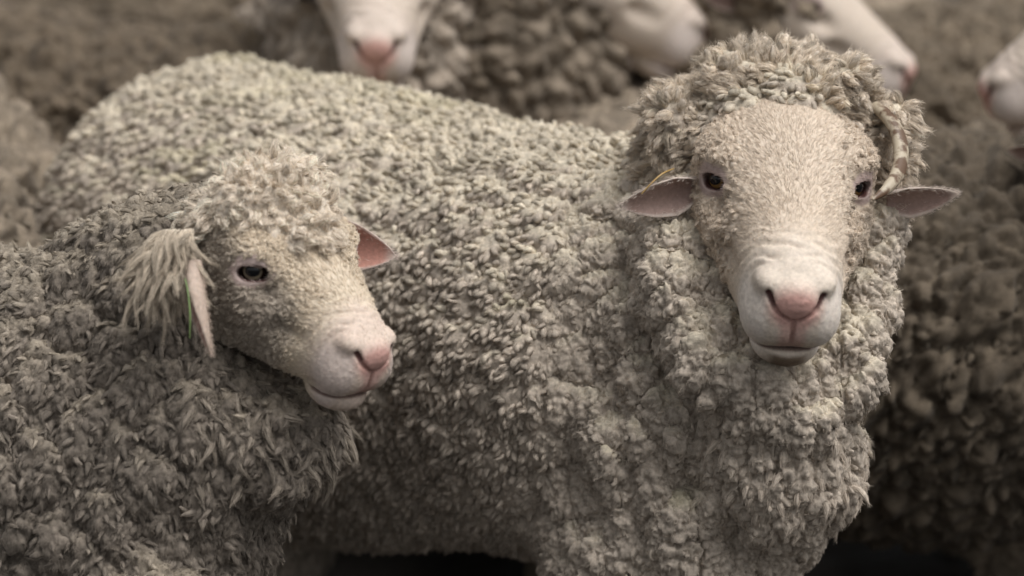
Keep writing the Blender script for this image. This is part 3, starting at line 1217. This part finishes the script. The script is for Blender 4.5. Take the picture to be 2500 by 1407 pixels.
# deep creases between the folds of the neck and breast
ram_folds = [([(1545, 800), (1612, 900), (1690, 1000), (1708, 1110), (1685, 1190)], 0.017), ([(1482, 850), (1490, 1000), (1530, 1150), (1552, 1300), (1545, 1400)], 0.014),
             ([(2062, 890), (2020, 970)], 0.018), ([(1705, 1140), (1770, 1235), (1800, 1340)], 0.013), ([(1690, 620), (1712, 740), (1775, 850)], 0.013)]
ram_folds = [[(hit(x, y, ram_form), r) for x, y in pts] for pts, r in ram_folds]


def fold_dist(P):
    return np.minimum.reduce([chain(P, f, 0.005) for f in ram_folds])


def ram_sdf(P):
    return smax(ram_form(P), -fold_dist(P), 0.014)


RV, RQ = surface_nets(ram_sdf, (-0.72, 2.15, -0.01), (0.60, 3.75, 1.06), 0.0075)
RN = vnormals(RV, RQ)
f1, f2 = worley(RV * [1, 1, 0.75], 26, 4)
crk = sstep(0.30, 0.0, f2 - f1) * sstep(0.3, 0.42, RV[:, 2])
RV = RV - RN * (0.010 * crk + 0.006 * fbm(RV, 14, 2))[:, None]
RN = vnormals(RV, RQ)
wool_col = np.array([0.40, 0.345, 0.265])
RC = np.tile(wool_col * 0.9, (len(RV), 1))
RHV = RP.to(HV)
ram_face_col = head_colour(HB, chin=0.9)
body = skin_wool_mesh('body', [(RV - RO, RQ, RC, M_WOOL), (RHV - RO, HQ, ram_face_col, M_SKIN)], ram)


def ram_zones(P):
    d_cap = np.min([ell(P, RP.to(c), np.array(r) * RP.s, RP.R) for c, r in ram_caps], 0)
    cap_m = sstep(0.025, 0.0, d_cap)
    d_nk = np.minimum.reduce([chain(P, roll_l, .02), chain(P, roll_r, .02), chain(P, roll_2, .03), chain(P, ram_front, .05), chain(P, roll_3, 0.03)])
    return cap_m, np.clip(sstep(0.07, 0.0, d_nk) - cap_m, 0, 1)


RG_ = norm(DOWN + 0.45 * norm(ram_body[0][0] - ram_body[2][0]))


def ram_disp(P, M):
    cap_m, nk_m = ram_zones(P)
    ha, ka = lumps(P, 0.0080, RG_, 1.9, 50)
    hb, kb = lumps(P, 0.0078, DOWN, 1.5, 51, 1.6)
    hc, _ = lumps(P, 0.0165, DOWN, 1.5, 52, 1.6)
    H = 0.0030 * ha * (1 - nk_m) + nk_m * (0.0050 * hb + 0.0075 * hc) + 0.0010 * fbm(P, 330, 60, 2)
    return H, ka * (1 - nk_m) + kb * nk_m


def ram_col(P, M, K):
    cap_m, nk_m = ram_zones(P)
    grime = fbm(P, 5, 21)[:, None]
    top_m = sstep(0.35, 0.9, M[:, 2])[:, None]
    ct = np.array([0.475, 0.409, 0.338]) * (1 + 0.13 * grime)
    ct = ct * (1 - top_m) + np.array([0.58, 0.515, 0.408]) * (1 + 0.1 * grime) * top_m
    green = sstep(0.25, 0.6, fbm(P, 9, 90))[:, None] * top_m * 0.35
    ct = ct * (1 - green) + np.array([0.44, 0.40, 0.25]) * green
    ct = ct * (0.82 + 0.36 * K[:, None])
    dirt = sstep(0.30, 0.65, fbm(P, 22, 33))[:, None] * 0.22
    return ct * (1 - dirt * nk_m[:, None])


rg = np.random.default_rng(11)
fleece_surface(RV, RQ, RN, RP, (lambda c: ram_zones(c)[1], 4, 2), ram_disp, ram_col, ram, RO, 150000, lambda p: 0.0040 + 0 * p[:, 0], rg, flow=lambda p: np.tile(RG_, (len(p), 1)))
P, N = sample_surface(RV, RQ, 90000, rg, RN)
ok = in_view(P, N)[0]
cap_m, nk_m = ram_zones(P)
dh, h = on_head(P, RP, 0.001)
ok &= (dh > 0) & (cap_m > 0.45)
P, N, h, cap_m = P[ok], N[ok], h[ok], cap_m[ok]
W_ = (0.0036 + 0.0010 * fbm(P, 14, 8)) * (0.62 + 0.38 * sstep(0.004, 0.022, on_head(P, RP, 0.0)[0]))
keep = thin(P, W_ * 1.45, rg)
P, N, h, cap_m, W_ = P[keep], N[keep], h[keep], cap_m[keep], W_[keep]
T = norm(norm(P - RP.to((0, 0.0, 0.07))) + 0.7 * DOWN + 0.9 * vec_noise(P, 18, 6))
T, tk = tufts(P, N, T, 0.024, 0.72, rg)
mid = sstep(0.06, 0.0, np.abs(h[:, 0] + 0.002))[:, None] * sstep(-0.06, 0.0, h[:, 1])[:, None]
ct = (np.array([0.60, 0.525, 0.445]) + mid * np.array([0.14, 0.12, 0.07])) * (1 + 0.12 * fbm(P, 8, 3)[:, None])
ct = ct * np.where(rg.random((len(P), 1)) < 0.07 * (1 - mid), 0.40, 1)
cr = np.array([0.56, 0.47, 0.35]) + 0 * ct
fl = Fleece()
ct = ct * (0.86 + 0.28 * tk[:, None])
fl.add(P, N, T, 0.014 + 0.010 * tk, W_, 4, 66, cr, ct, rg, rings=7, sides=5, fib=22, stray=0.7, sway=0.3, frizz=1.8, flat=0.85, rough=0.3, prof=[0.8, 1.0, 1.0, 0.9, 0.7, 0.4])
cheek_wool(RP, HV, HQ, HN, 30000, rg, lambda q: head_colour(q, chin=0.9) * 0.97, ram_sdf, fl, 0.0021, 0.055, 0.10)
fl.build(ram, 0.00022, 'topknot')
P, N = sample_surface(RV, RQ, 190000, rg, RN)
ok = in_view(P, N)[0] & (P[:, 2] > 0.18)
cap_m, nk_m = ram_zones(P)
dh, h = on_head(P, RP, 0.002)
ok &= (dh > 0) & (cap_m < 0.5) & (rg.random(len(P)) > 0.35 * nk_m)
P, N, nk_m = P[ok], N[ok], nk_m[ok]
e1, e2 = worley(P * [1, 1, 0.6] + 0.02 * vec_noise(P, 18, 40), 17, 44)                 # splits in the fleece
k = ((e2 - e1 > 0.055) | (nk_m > 0.5)) & (fold_dist(P) > 0.0025)
P, N, nk_m = P[k], N[k], nk_m[k]
W_ = 0.0030 * np.exp(0.30 * vnoise(P, 45, 8)) * rg.uniform(0.65, 1.35, len(P)) * (1 + 0.25 * sstep(0.3, 0.8, N[:, 2]))
keep = thin(P, W_ * 2.0 + 0.0032 * nk_m, rg)
P, N, nk_m, W_ = P[keep], N[keep], nk_m[keep], W_[keep]
T = norm(RG_ + 0.42 * vec_noise(P, 9, 3) + 0.28 * vec_noise(P, 34, 4))
T2, tk = tufts(P, N, norm(DOWN + 0.35 * vec_noise(P, 12, 5)), 0.015, 0.5, rg)
T1, _ = tufts(P, N, T, 0.0105, 0.38, rg)
T = norm(T1 * (1 - nk_m[:, None]) + T2 * nk_m[:, None])
k_ = np.clip(0.5 + 0.5 * vnoise(P, 70, 5) + rg.normal(0, 0.2, len(P)), 0, 1) * (1 - nk_m) + nk_m * (0.25 + 0.5 * tk)
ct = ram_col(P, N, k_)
fl = Fleece()
b = nk_m < 0.5
blunt = [0.85, 1.0, 1.02, 1.0, 0.9, 0.5]
fl.add(P[b], N[b], T[b], 0.0128, W_[b], 0, 92, ct[b] * 0.95, ct[b], rg, rings=6, sides=5, fib=5, stray=0.22, flat=0.95, rough=0.19, sway=0.15, bright=0.11, frizz=1.2, prof=[0.8, 0.95, 1.0, 1.05, 1.05, 0.98, 0.72])
b = ~b
fl.add(P[b], N[b], T[b], 0.0095, W_[b] * 1.1, 5, 74, ct[b] * 0.95, ct[b], rg, rings=6, sides=5, fib=6, stray=0.35, flat=0.85, rough=0.26, sway=0.25, bright=0.07, frizz=1.8, prof=[0.85, 1.0, 1.0, 0.98, 0.9, 0.6])
P, N = sample_surface(RV, RQ, 90000, rg, RN)
ok, u_, v_ = in_view(P, N)
ok &= (u_ > 1700) & (u_ < 2160) & (v_ > 1060) & (v_ < 1290) & (rg.random(len(P)) < 0.8)
P, N = P[ok], N[ok]
k = thin(P, 0.0085, rg)
P, N = P[k], N[k]
T = norm(DOWN + np.array([-0.2, 0, 0]) + 0.45 * vec_noise(P, 22, 8))
ct = ram_col(P, N, 0.5 + 0 * P[:, 0]) * 1.03
fl.add(P, N, T, rg.uniform(0.010, 0.024, len(P)), 0.0028, 35, 90, ct, ct, rg, rings=7, sides=6, fib=14, stray=0.6, sway=0.3, frizz=1.6, flat=0.75, rough=0.3, bright=0.08, prof=[0.8, 1.0, 1.05, 0.95, 0.8, 0.55, 0.15])
fl.build(ram, 0.00022, 'wool_staple')
for o in ram.children:
    if o.name.split('.')[0] in ('topknot', 'lock_fibre', 'wool_staple'):
        o.location = -RO


def ram_hair_keep(p):
    k = (1 - nose_bare(p)) * (p[:, 1] > -0.01) * (1 - 0.75 * ring_eye(p))
    return k


face_hair(RP, HV, HN, HQ, lambda q: head_colour(q, chin=0.9) * 1.0, 80000, rg, lambda q: 0.0046 - 0.0030 * sstep(0.17, 0.24, q[:, 1]), ram, RO, ram_hair_keep)
for s in (1, -1):
    make_eye(RP, s, M_EYE_AMBER, ram, RO)
    lashes(RP, s, rg, ram, RO)
ear = make_ear(at(1690, 448, 2.535), at(1528, 514, 2.50), np.array([0.25, -0.95, -0.30]), 0.0245, ram, RO, cup=0.95, seed=3)
tagV, tagF, _ = tube([at(1645, 412, 2.52), at(1618, 424, 2.506), at(1592, 446, 2.500), at(1566, 474, 2.498)], [0.0008, 0.0012, 0.0011, 0.0006], 8)
mesh_obj('ear_tag', tagV - RO, tagF, M_TAG_Y, ear, label='yellow tag clipped in the ear')
make_ear(at(2165, 478, 2.565), at(2334, 490, 2.545), np.array([-0.25, -0.85, -0.50]), 0.0215, ram, RO, cup=0.9, seed=4)
hv, hf, hs_ = tube([at(2140, 262, 2.575), at(2178, 300, 2.548), at(2199, 360, 2.528), at(2193, 418, 2.503), at(2168, 458, 2.478), at(2130, 488, 2.462)],
                   [0.0085, 0.009, 0.009, 0.0082, 0.0062, 0.0014], 18, 0.008, 7)
mesh_obj('horn', hv - RO, hf, M_HORN, ram, label='curled bone and brown horn hanging beside the eye')

# ------------------------------------------------------------------ the young sheep in front
lamb = empty('sheep', tuple(atz(150, 0.0, 2.5)), 'young cream-topped sheep in three-quarter profile with drooping ear, in front of the ram', 'sheep', 'sheep crowded in the yard')
LO = np.array(lamb.location)
LP = Pose(rot_zxy(-134, -22, -2), (0.78, 0.70, 0.755), EYE_C + EYE_O * 0.0185, at(615, 662, 2.36))
lamb_body = [(atz(-420, 0.53, 2.76), 0.222), (atz(110, 0.525, 2.62), 0.218)]
lamb_neck = [(atz(260, 0.54, 2.60), 0.168), (at(385, 760, 2.54), 0.103), (LP.to((0, -0.02, -0.01)), 0.072)]
lamb_front = [(LP.to((0, -0.03, -0.085)), 0.062), (at(480, 1015, 2.515), 0.108), (at(345, 1270, 2.54), 0.125), (at(220, 1480, 2.57), 0.135)]
lamb_caps = [((0, 0.008, 0.082), (0.086, 0.062, 0.060)), ((0, 0.060, 0.076), (0.064, 0.050, 0.026)), ((0.056, 0.0, 0.040), (0.042, 0.055, 0.050)), ((-0.056, 0.0, 0.040), (0.042, 0.055, 0.050)),
             ((0, 0.100, 0.066), (0.044, 0.040, 0.018))]


def lamb_sdf(P):
    f = chain(P, lamb_body, 0.08)
    f = smin(f, chain(P, lamb_neck, 0.06), 0.07)
    f = smin(f, chain(P, lamb_front, 0.06), 0.05)
    f = smin(f, ell(P, at(650, 1060, 2.46), (0.080, 0.06, 0.072)), 0.03)
    for c, r in lamb_caps:
        f = smin(f, ell(P, LP.to(c), np.array(r) * LP.s, LP.R), 0.02)
    f = smax(f, -ell(P, LP.to((0, 0.150, -0.045)), np.array([0.13, 0.130, 0.095]) * LP.s, LP.R), 0.015)
    for tp, ft in ((atz(380, 0.40, 2.42), atz(400, 0, 2.42)), (atz(440, 0.40, 2.62), atz(470, 0, 2.62)), (atz(-500, 0.42, 2.6), atz(-540, 0, 2.6)), (atz(-460, 0.42, 2.85), atz(-480, 0, 2.88))):
        f = smin(f, leg_sdf(P, tp, ft, 0.045), 0.03)
    return f


SV, SQ = surface_nets(lamb_sdf, (-1.05, 2.0, -0.01), (0.02, 3.05, 0.98), 0.0075)
SN = vnormals(SV, SQ)
f1, f2 = worley(SV * [1, 1, 0.6], 24, 14)
crk = sstep(0.30, 0.0, f2 - f1) * sstep(0.2, 0.4, SV[:, 2])
SV = SV - SN * (0.012 * crk + 0.008 * fbm(SV, 12, 12))[:, None]
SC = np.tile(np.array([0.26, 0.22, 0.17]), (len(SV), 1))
_c = face_woolly(HB) * sstep(0.02, 0.05, np.abs(HB[:, 0]))
_h, _ = lumps(HB, 0.0058, (0, -0.5, -1), 1.3, 43, 1.5)
LH = HV + HN * (_c * 0.0034 * (_h - 0.35))[:, None]        # curlier cheeks than the ram's
for s in (1, -1):                                          # larger eyes than the ram's for the size of the head
    o, t, u = eye_frame(s)
    q = LH - EYE_C * [s, 1, 1]
    a_, b_, c_ = q @ t, q @ u, q @ o
    w_ = sstep(2.6, 1.3, np.sqrt((a_ / 0.0175) ** 2 + (b_ / 0.0130) ** 2)) * (c_ > -0.006) * 0.26
    LH = LH + (w_ * a_)[:, None] * t + (w_ * b_)[:, None] * u + (w_ * 0.5 * np.maximum(c_, 0))[:, None] * o
LHN = vnormals(LH, HQ)
LHV = LP.to(LH)
lamb_face = dict(chin=0.0, base=(0.62, 0.53, 0.415), cheek=(0.40, 0.345, 0.285), lid=(0.58, 0.47, 0.43), muzzle=(0.62, 0.51, 0.43), puff=(0.60, 0.51, 0.46))
skin_wool_mesh('body', [(SV - LO, SQ, SC, M_WOOL), (LHV - LO, HQ, head_colour(HB, **lamb_face), M_SKIN)], lamb)
rg = np.random.default_rng(23)
SN = vnormals(SV, SQ)
LG_ = norm(DOWN + np.array([-0.25, 0, 0]))


def lamb_zones(P):
    d_cap = np.min([ell(P, LP.to(c), np.array(r) * LP.s, LP.R) for c, r in lamb_caps], 0)
    return sstep(0.024, 0.0, d_cap)


def lamb_disp(P, M):
    cap_m = lamb_zones(P)
    ha, ka = lumps(P, 0.0070, LG_, 2.4, 70, 1.4)
    hb, kb = lumps(P, 0.0062, DOWN, 1.2, 71, 1.5)
    hc, _ = lumps(P, 0.0150, LG_, 2.0, 72, 1.5)
    H = (0.0050 * ha + 0.0075 * hc) * (1 - cap_m) + cap_m * (0.0035 * hb + 0.004 * hc) + 0.0012 * fbm(P, 350, 61, 2)
    return H, ka * (1 - cap_m) + kb * cap_m


def lamb_col(P, M, K):
    cap_m = lamb_zones(P)[:, None]
    grime = fbm(P, 6, 21)[:, None]
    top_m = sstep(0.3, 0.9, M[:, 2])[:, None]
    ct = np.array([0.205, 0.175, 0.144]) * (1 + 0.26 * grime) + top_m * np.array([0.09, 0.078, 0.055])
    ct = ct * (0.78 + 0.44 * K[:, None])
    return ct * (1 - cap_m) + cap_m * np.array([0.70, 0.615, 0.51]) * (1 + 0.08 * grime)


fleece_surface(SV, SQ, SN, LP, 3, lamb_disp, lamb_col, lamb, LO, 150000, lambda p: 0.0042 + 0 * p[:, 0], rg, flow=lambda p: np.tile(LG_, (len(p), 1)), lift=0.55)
P, N = sample_surface(SV, SQ, 90000, rg, SN)
ok = in_view(P, N)[0]
cap_m = lamb_zones(P)
dh, h = on_head(P, LP, 0.001)
ok &= (dh > 0) & (P[:, 2] > 0.2) & ((cap_m > 0.4) | (rg.random(len(P)) < 0.8))
P, N, h, cap_m = P[ok], N[ok], h[ok], cap_m[ok]
W_ = 0.0031 * np.exp(0.25 * vnoise(P, 50, 8)) * rg.uniform(0.75, 1.3, len(P))
keep = thin(P, W_ * 1.7 + 0.0012 * (cap_m < 0.4), rg)
P, N, h, cap_m, W_ = P[keep], N[keep], h[keep], cap_m[keep], W_[keep]
fl = Fleece()
c = cap_m > 0.4
T = norm(norm(P - LP.to((0, 0.02, 0.05))) + 0.5 * DOWN + 1.0 * vec_noise(P, 24, 6))
T, tk = tufts(P, N, T, 0.013, 0.6, rg)
ct = np.array([0.75, 0.66, 0.55]) * (1 + 0.10 * fbm(P, 9, 3)[:, None])
fl.add(P[c], N[c], T[c], 0.016, W_[c] * 0.85, 4, 66, ct[c], ct[c], rg, sides=5, fib=18, stray=0.8, sway=0.4, frizz=2.0, flat=0.8, rough=0.3, bright=0.08)
b = ~c
k_ = np.clip(0.5 + 0.5 * vnoise(P, 60, 5) + rg.normal(0, 0.2, len(P)), 0, 1)
T = norm(LG_ + 0.5 * vec_noise(P, 12, 3) + 0.3 * vec_noise(P, 40, 4))
T, tk = tufts(P, N, T, 0.013, 0.45, rg)
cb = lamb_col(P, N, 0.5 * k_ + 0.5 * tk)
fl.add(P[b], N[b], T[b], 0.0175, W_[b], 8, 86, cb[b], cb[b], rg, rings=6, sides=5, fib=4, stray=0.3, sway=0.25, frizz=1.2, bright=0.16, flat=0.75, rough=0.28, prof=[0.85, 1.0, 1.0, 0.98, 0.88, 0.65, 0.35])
cheek_wool(LP, LH, HQ, LHN, 40000, rg, lambda q: head_colour(q, **lamb_face), lamb_sdf, fl, 0.0015, 0.02, 0.06)
# the long pale locks over the near ear
nl = 420
q = np.stack([rg.uniform(392, 472, nl), 560 + 120 * rg.random(nl) ** 1.5], 1)
B_ = np.array([at(a, b_, 2.375 - 0.022 * rg.random()) for a, b_ in q])
fan = ((q[:, 0] - 392) / 88)[:, None]
T = norm(np.array([[-0.22, 0, -1.0]]) * (1 - fan) + np.array([[0.02, -0.05, -1.0]]) * fan + 0.35 * vec_noise(B_, 55, 3))
N_ = norm(np.array([[-0.50, -0.7, 0.25]]) * (1 - fan) + np.array([[-0.25, -0.85, 0.2]]) * fan)
clump = 0.5 + 0.5 * vnoise(B_, 120, 7)
fl.add(B_, N_, T, 0.020 + 0.044 * clump * rg.uniform(0.5, 1.1, nl), 0.0014, 30, 92, np.array([0.60, 0.52, 0.415]), np.array([0.38, 0.32, 0.25]), rg, rings=8, sides=4, fib=16, stray=1.2, sway=0.3, frizz=3.2, flat=0.7, bright=0.14, rough=0.3,
       prof=[0.8, 1.0, 1.05, 1.0, 0.85, 0.5, 0.12])
# ragged locks hanging from the throat
P, N = sample_surface(SV, SQ, 60000, rg, SN)
ok, u_, v_ = in_view(P, N)
ok &= (u_ > 470) & (u_ < 900) & (v_ > 900) & (v_ < 1180) & (u_ - 470 > (v_ - 1180) * 0.9) & (rg.random(len(P)) < 0.75)
P, N = P[ok], N[ok]
k = thin(P, 0.0082, rg)
P, N = P[k], N[k]
T = norm(DOWN + np.array([0.25, -0.1, 0]) + 0.5 * vec_noise(P, 25, 8))
ct = np.array([0.31, 0.265, 0.215]) * (1 + 0.25 * fbm(P, 30, 4)[:, None])
fl.add(P, N, T, rg.uniform(0.012, 0.032, len(P)), 0.0030, 25, 95, ct, ct * 0.92, rg, rings=8, sides=5, fib=14, stray=0.6, sway=0.35, frizz=1.6, flat=0.75, rough=0.3, bright=0.12, prof=[0.8, 1.0, 1.05, 0.95, 0.8, 0.55, 0.15])
fl.build(lamb, 0.00022, 'wool_lock')
for o in lamb.children:
    if o.name.split('.')[0] in ('wool_lock', 'lock_fibre'):
        o.location = -LO
face_hair(LP, LH, LHN, HQ, lambda q: head_colour(q, **lamb_face), 50000, rg, lambda q: 0.0055 - 0.0032 * sstep(0.19, 0.24, q[:, 1]), lamb, LO, ram_hair_keep)
for s in (1, -1):
    make_eye(LP, s, M_EYE_PALE, lamb, LO, 1.16)
    lashes(LP, s, rg, lamb, LO, col=(0.05, 0.04, 0.035), n=18)
make_ear(LP.to((-0.080, 0.01, 0.025)), at(957, 632, 2.47), np.array([-0.1, -1.0, -0.05]), 0.030, lamb, LO, cup=0.75, seed=5, cols=((0.64, 0.54, 0.48), (0.58, 0.30, 0.24)))
ear = make_ear(at(486, 640, 2.345), at(512, 862, 2.318), np.array([-0.95, -0.30, 0.0]), 0.0195, lamb, LO, cup=1.55, seed=6, cols=((0.50, 0.40, 0.33), (0.40, 0.24, 0.20)), droop=0.0, thick=0.004)
tagV, tagF, _ = tube([at(452, 680, 2.325), at(459, 715, 2.318), at(464, 770, 2.312), at(463, 826, 2.313)], [0.0006, 0.0009, 0.0009, 0.0004], 8)
mesh_obj('ear_tag', tagV - LO, tagF, M_TAG_G, ear, label='thin green tag hanging in the ear')

# ------------------------------------------------------------------ the rest of the flock: one sheep, copied
def gen_sheep(hy):
    """one sheep of the flock facing +y, its head turned by hy degrees"""
    gen = empty('sheep', (0, 0, 0), 'sheep', 'sheep', 'sheep crowded in the yard')
    rg = np.random.default_rng(5)
    GP = Pose(rot_zxy(hy, -24, 0), (0.90, 0.92, 0.92), (0, 0, 0), (-0.05 * math.sin(math.radians(hy)), 0.52 - 0.06 * abs(math.sin(math.radians(hy))), 0.925))
    gb = [((0, -0.40, 0.60), 0.25), ((0, 0.0, 0.585), 0.262), ((0, 0.28, 0.58), 0.235)]
    gn = [((0, 0.34, 0.62), 0.19), ((0, 0.44, 0.77), 0.135), (GP.to((0, -0.02, 0.0)), 0.10)]
    gf = [(GP.to((0, 0.03, -0.07)), 0.09), ((0, 0.46, 0.62), 0.12), ((0, 0.40, 0.47), 0.13)]
    gcaps = [((0, -0.01, 0.075), (0.10, 0.075, 0.055)), ((0, 0.045, 0.09), (0.06, 0.045, 0.025)), ((0.08, 0.0, 0.03), (0.05, 0.06, 0.06)), ((-0.08, 0.0, 0.03), (0.05, 0.06, 0.06))]

    def gen_sdf(P):
        f = chain(P, gb, 0.08)
        f = smin(f, chain(P, gn, 0.06), 0.07)
        f = smin(f, chain(P, gf, 0.06), 0.05)
        for c, r in gcaps:
            f = smin(f, ell(P, GP.to(c), np.array(r) * GP.s, GP.R), 0.02)
        for x in (-0.12, 0.12):
            f = smin(f, leg_sdf(P, (x, 0.25, 0.43), (x, 0.28, 0)), 0.03)
            f = smin(f, leg_sdf(P, (x, -0.42, 0.45), (x, -0.48, 0)), 0.03)
        return f
    GV, GQ = surface_nets(gen_sdf, (-0.36, -0.75, -0.01), (0.36, 0.74, 1.10), 0.012)
    GN = vnormals(GV, GQ)
    GV = GV - GN * (0.010 * fbm(GV, 12, 3))[:, None]
    skin_wool_mesh('body', [(GV, GQ, np.tile([0.36, 0.31, 0.255], (len(GV), 1)), M_WOOL), (GP.to(GH[0]), GH[1], head_colour(GH[0], base=(0.55, 0.465, 0.385), muzzle=(0.58, 0.49, 0.42), puff=(0.60, 0.52, 0.47)), M_SKIN)], gen)
    P, N = sample_surface(GV, GQ, 40000, rg)
    ok = (on_head(P, GP, 0.003)[0] > 0) & (P[:, 2] > 0.2)
    P, N = P[ok], N[ok]
    keep = thin(P, 0.021, rg)
    P, N = P[keep], N[keep]
    T = norm(DOWN + np.array([0, -0.5, 0]) + 0.7 * vec_noise(P, 6, 3))
    ct = np.array([0.40, 0.35, 0.29]) * (1 + 0.3 * fbm(P, 7, 3)[:, None])
    cen = GV[GQ].mean(1)
    q_ = GQ[(on_head(cen, GP, -0.004)[0] > 0) & (cen[:, 2] > 0.2)]
    P2, F2, M2 = refine(GV, q_, vnormals(GV, GQ), 2)
    ha, ka = lumps(P2, 0.018, norm([0, -0.5, -1]), 1.8, 80)
    hb, _ = lumps(P2, 0.045, norm([0, -0.5, -1]), 1.6, 81)
    C2 = np.array([0.38, 0.325, 0.265]) * (0.7 + 0.6 * ka[:, None]) * (1 + 0.2 * fbm(P2, 7, 3)[:, None])
    mesh_obj('fleece', P2 + M2 * (0.014 * ha + 0.024 * hb)[:, None], F2, M_WOOL, gen, C2, kind='stuff')
    fl = Fleece()
    fl.add(P, N, T, 0.030, 0.0066, 20, 92, ct, ct, rg, rings=5, sides=4, fib=0, bright=0.18)
    fl.build(gen, name='wool_lock')
    for s in (1, -1):
        make_eye(GP, s, M_EYE_AMBER, gen, np.zeros(3))
        make_ear(GP.to((0.085 * s, 0.0, 0.02)), GP.to((0.21 * s, -0.02, -0.005)), GP.dir((0.1 * s, 1.0, -0.2)), 0.030, gen, np.zeros(3), cup=0.9, hairs=0)
    return gen, GP.to((0, 0.285, -0.01))


GH = head_mesh(0.0034)
KIND = {0: gen_sheep(0), 88: gen_sheep(88)}


def copy_sheep(label, yaw, scale, loc, tone=(1, 1, 1, 1), hy=0):
    gen = KIND[hy][0]
    r = gen.copy()
    COL.objects.link(r)
    r.location = loc
    r.rotation_euler = (0, 0, math.radians(yaw))
    r.scale = (scale,) * 3
    r['label'] = label
    for ch in gen.children:
        c = ch.copy()
        COL.objects.link(c)
        if ch.name.split('.')[0] in ('body', 'fleece', 'wool_lock'):
            c.color = tone
        c.parent = r
        c.matrix_parent_inverse = ch.matrix_parent_inverse.copy()
    return r


def by_nose(px, py, yaw, scale=1.0, hy=0):
    """stand a sheep on the ground so that its nose shows at (px, py)"""
    GNOSE = KIND[hy][1]
    z = GNOSE[2] * scale
    k = -SP - (py - 703.5) * KPX * CP
    d = (z - CAM_H) / k
    w = at(px, py, d)
    c, s = math.cos(math.radians(yaw)), math.sin(math.radians(yaw))
    g_ = np.array([c * GNOSE[0] - s * GNOSE[1], s * GNOSE[0] + c * GNOSE[1], 0]) * scale
    return (w[0] - g_[0], w[1] - g_[1], 0.0), d


flock = [
    ('white-faced sheep with pink nose looking straight over the ram\'s back', 182, 1.08, ('nose', 918, 128), 0),
    ('pale-faced sheep in profile to the right, muzzle above the middle of the ram\'s back', 186, 1.05, ('nose', 1605, 95), 88),
    ('pink-nosed sheep half hidden just behind the profile muzzle above the ram\'s back', 178, 1.06, ('nose', 1722, 88), 88),
    ('bowed pale-faced sheep in profile right behind the ram\'s topknot', 156, 0.99, ('nose', 2218, 185), 88),
    ('sheep at the right edge with only its muzzle pointing left into view', 95, 1.0, ('nose', 2405, 228), 0),
    ('grey woolly sheep whose flank fills the right edge beside the ram', -88, 0.90, ('body', 2330, 3.15), 0),
    ('shaded grey-brown sheep whose flank fills the top left corner', 78, 1.0, ('body', 20, 3.85), 0),  # the wool of this sheep is itself darker
    ('sheep at the left edge showing a strip of pale wool behind the front sheep', 8, 1.0, ('body', -330, 3.40), 0),
    ('sheep whose woolly back rises just behind the ram\'s neck', -10, 0.885, ('body', 1590, 3.75), 0),
    ('sheep outside the left edge with one white ear tip reaching into view', 190, 0.94, ('nose', -232, 262), 0),
    ('sheep outside the right edge with one ear tip showing against the grey flank', 176, 0.85, ('nose', 2850, 667), 0),
]
TONES = {'sheep': (0.62, 0.59, 0.54, 1), 'darker': (0.32, 0.29, 0.25, 1), 'grey': (0.28, 0.26, 0.23, 1), 'white-faced': (0.95, 0.93, 0.92, 1), 'pale-faced': (0.45, 0.42, 0.38, 1), 'blurred': (0.6, 0.57, 0.53, 1), 'bowed': (0.7, 0.66, 0.6, 1), 'pink-nosed': (0.6, 0.57, 0.53, 1)}
for label, yaw, sc_, w, hy in flock:
    if w[0] == 'nose':
        loc, d = by_nose(w[1], w[2], yaw, sc_, hy)
    else:
        q = atz(w[1], 0.6, w[2])
        loc = (q[0], q[1], 0)
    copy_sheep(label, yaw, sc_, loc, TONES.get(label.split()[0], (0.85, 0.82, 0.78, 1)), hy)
far = [('blurred sheep filling the top right corner, behind the muzzle at the right edge', 2450, 4.15, -70), ('distant sheep whose wool shows along the top edge above the shaded flank', 300, 5.2, 95)]
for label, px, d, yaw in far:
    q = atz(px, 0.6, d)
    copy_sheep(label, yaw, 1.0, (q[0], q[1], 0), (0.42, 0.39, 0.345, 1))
for gen, _ in KIND.values():
    for ch in list(gen.children):
        bpy.data.objects.remove(ch)
    bpy.data.objects.remove(gen)
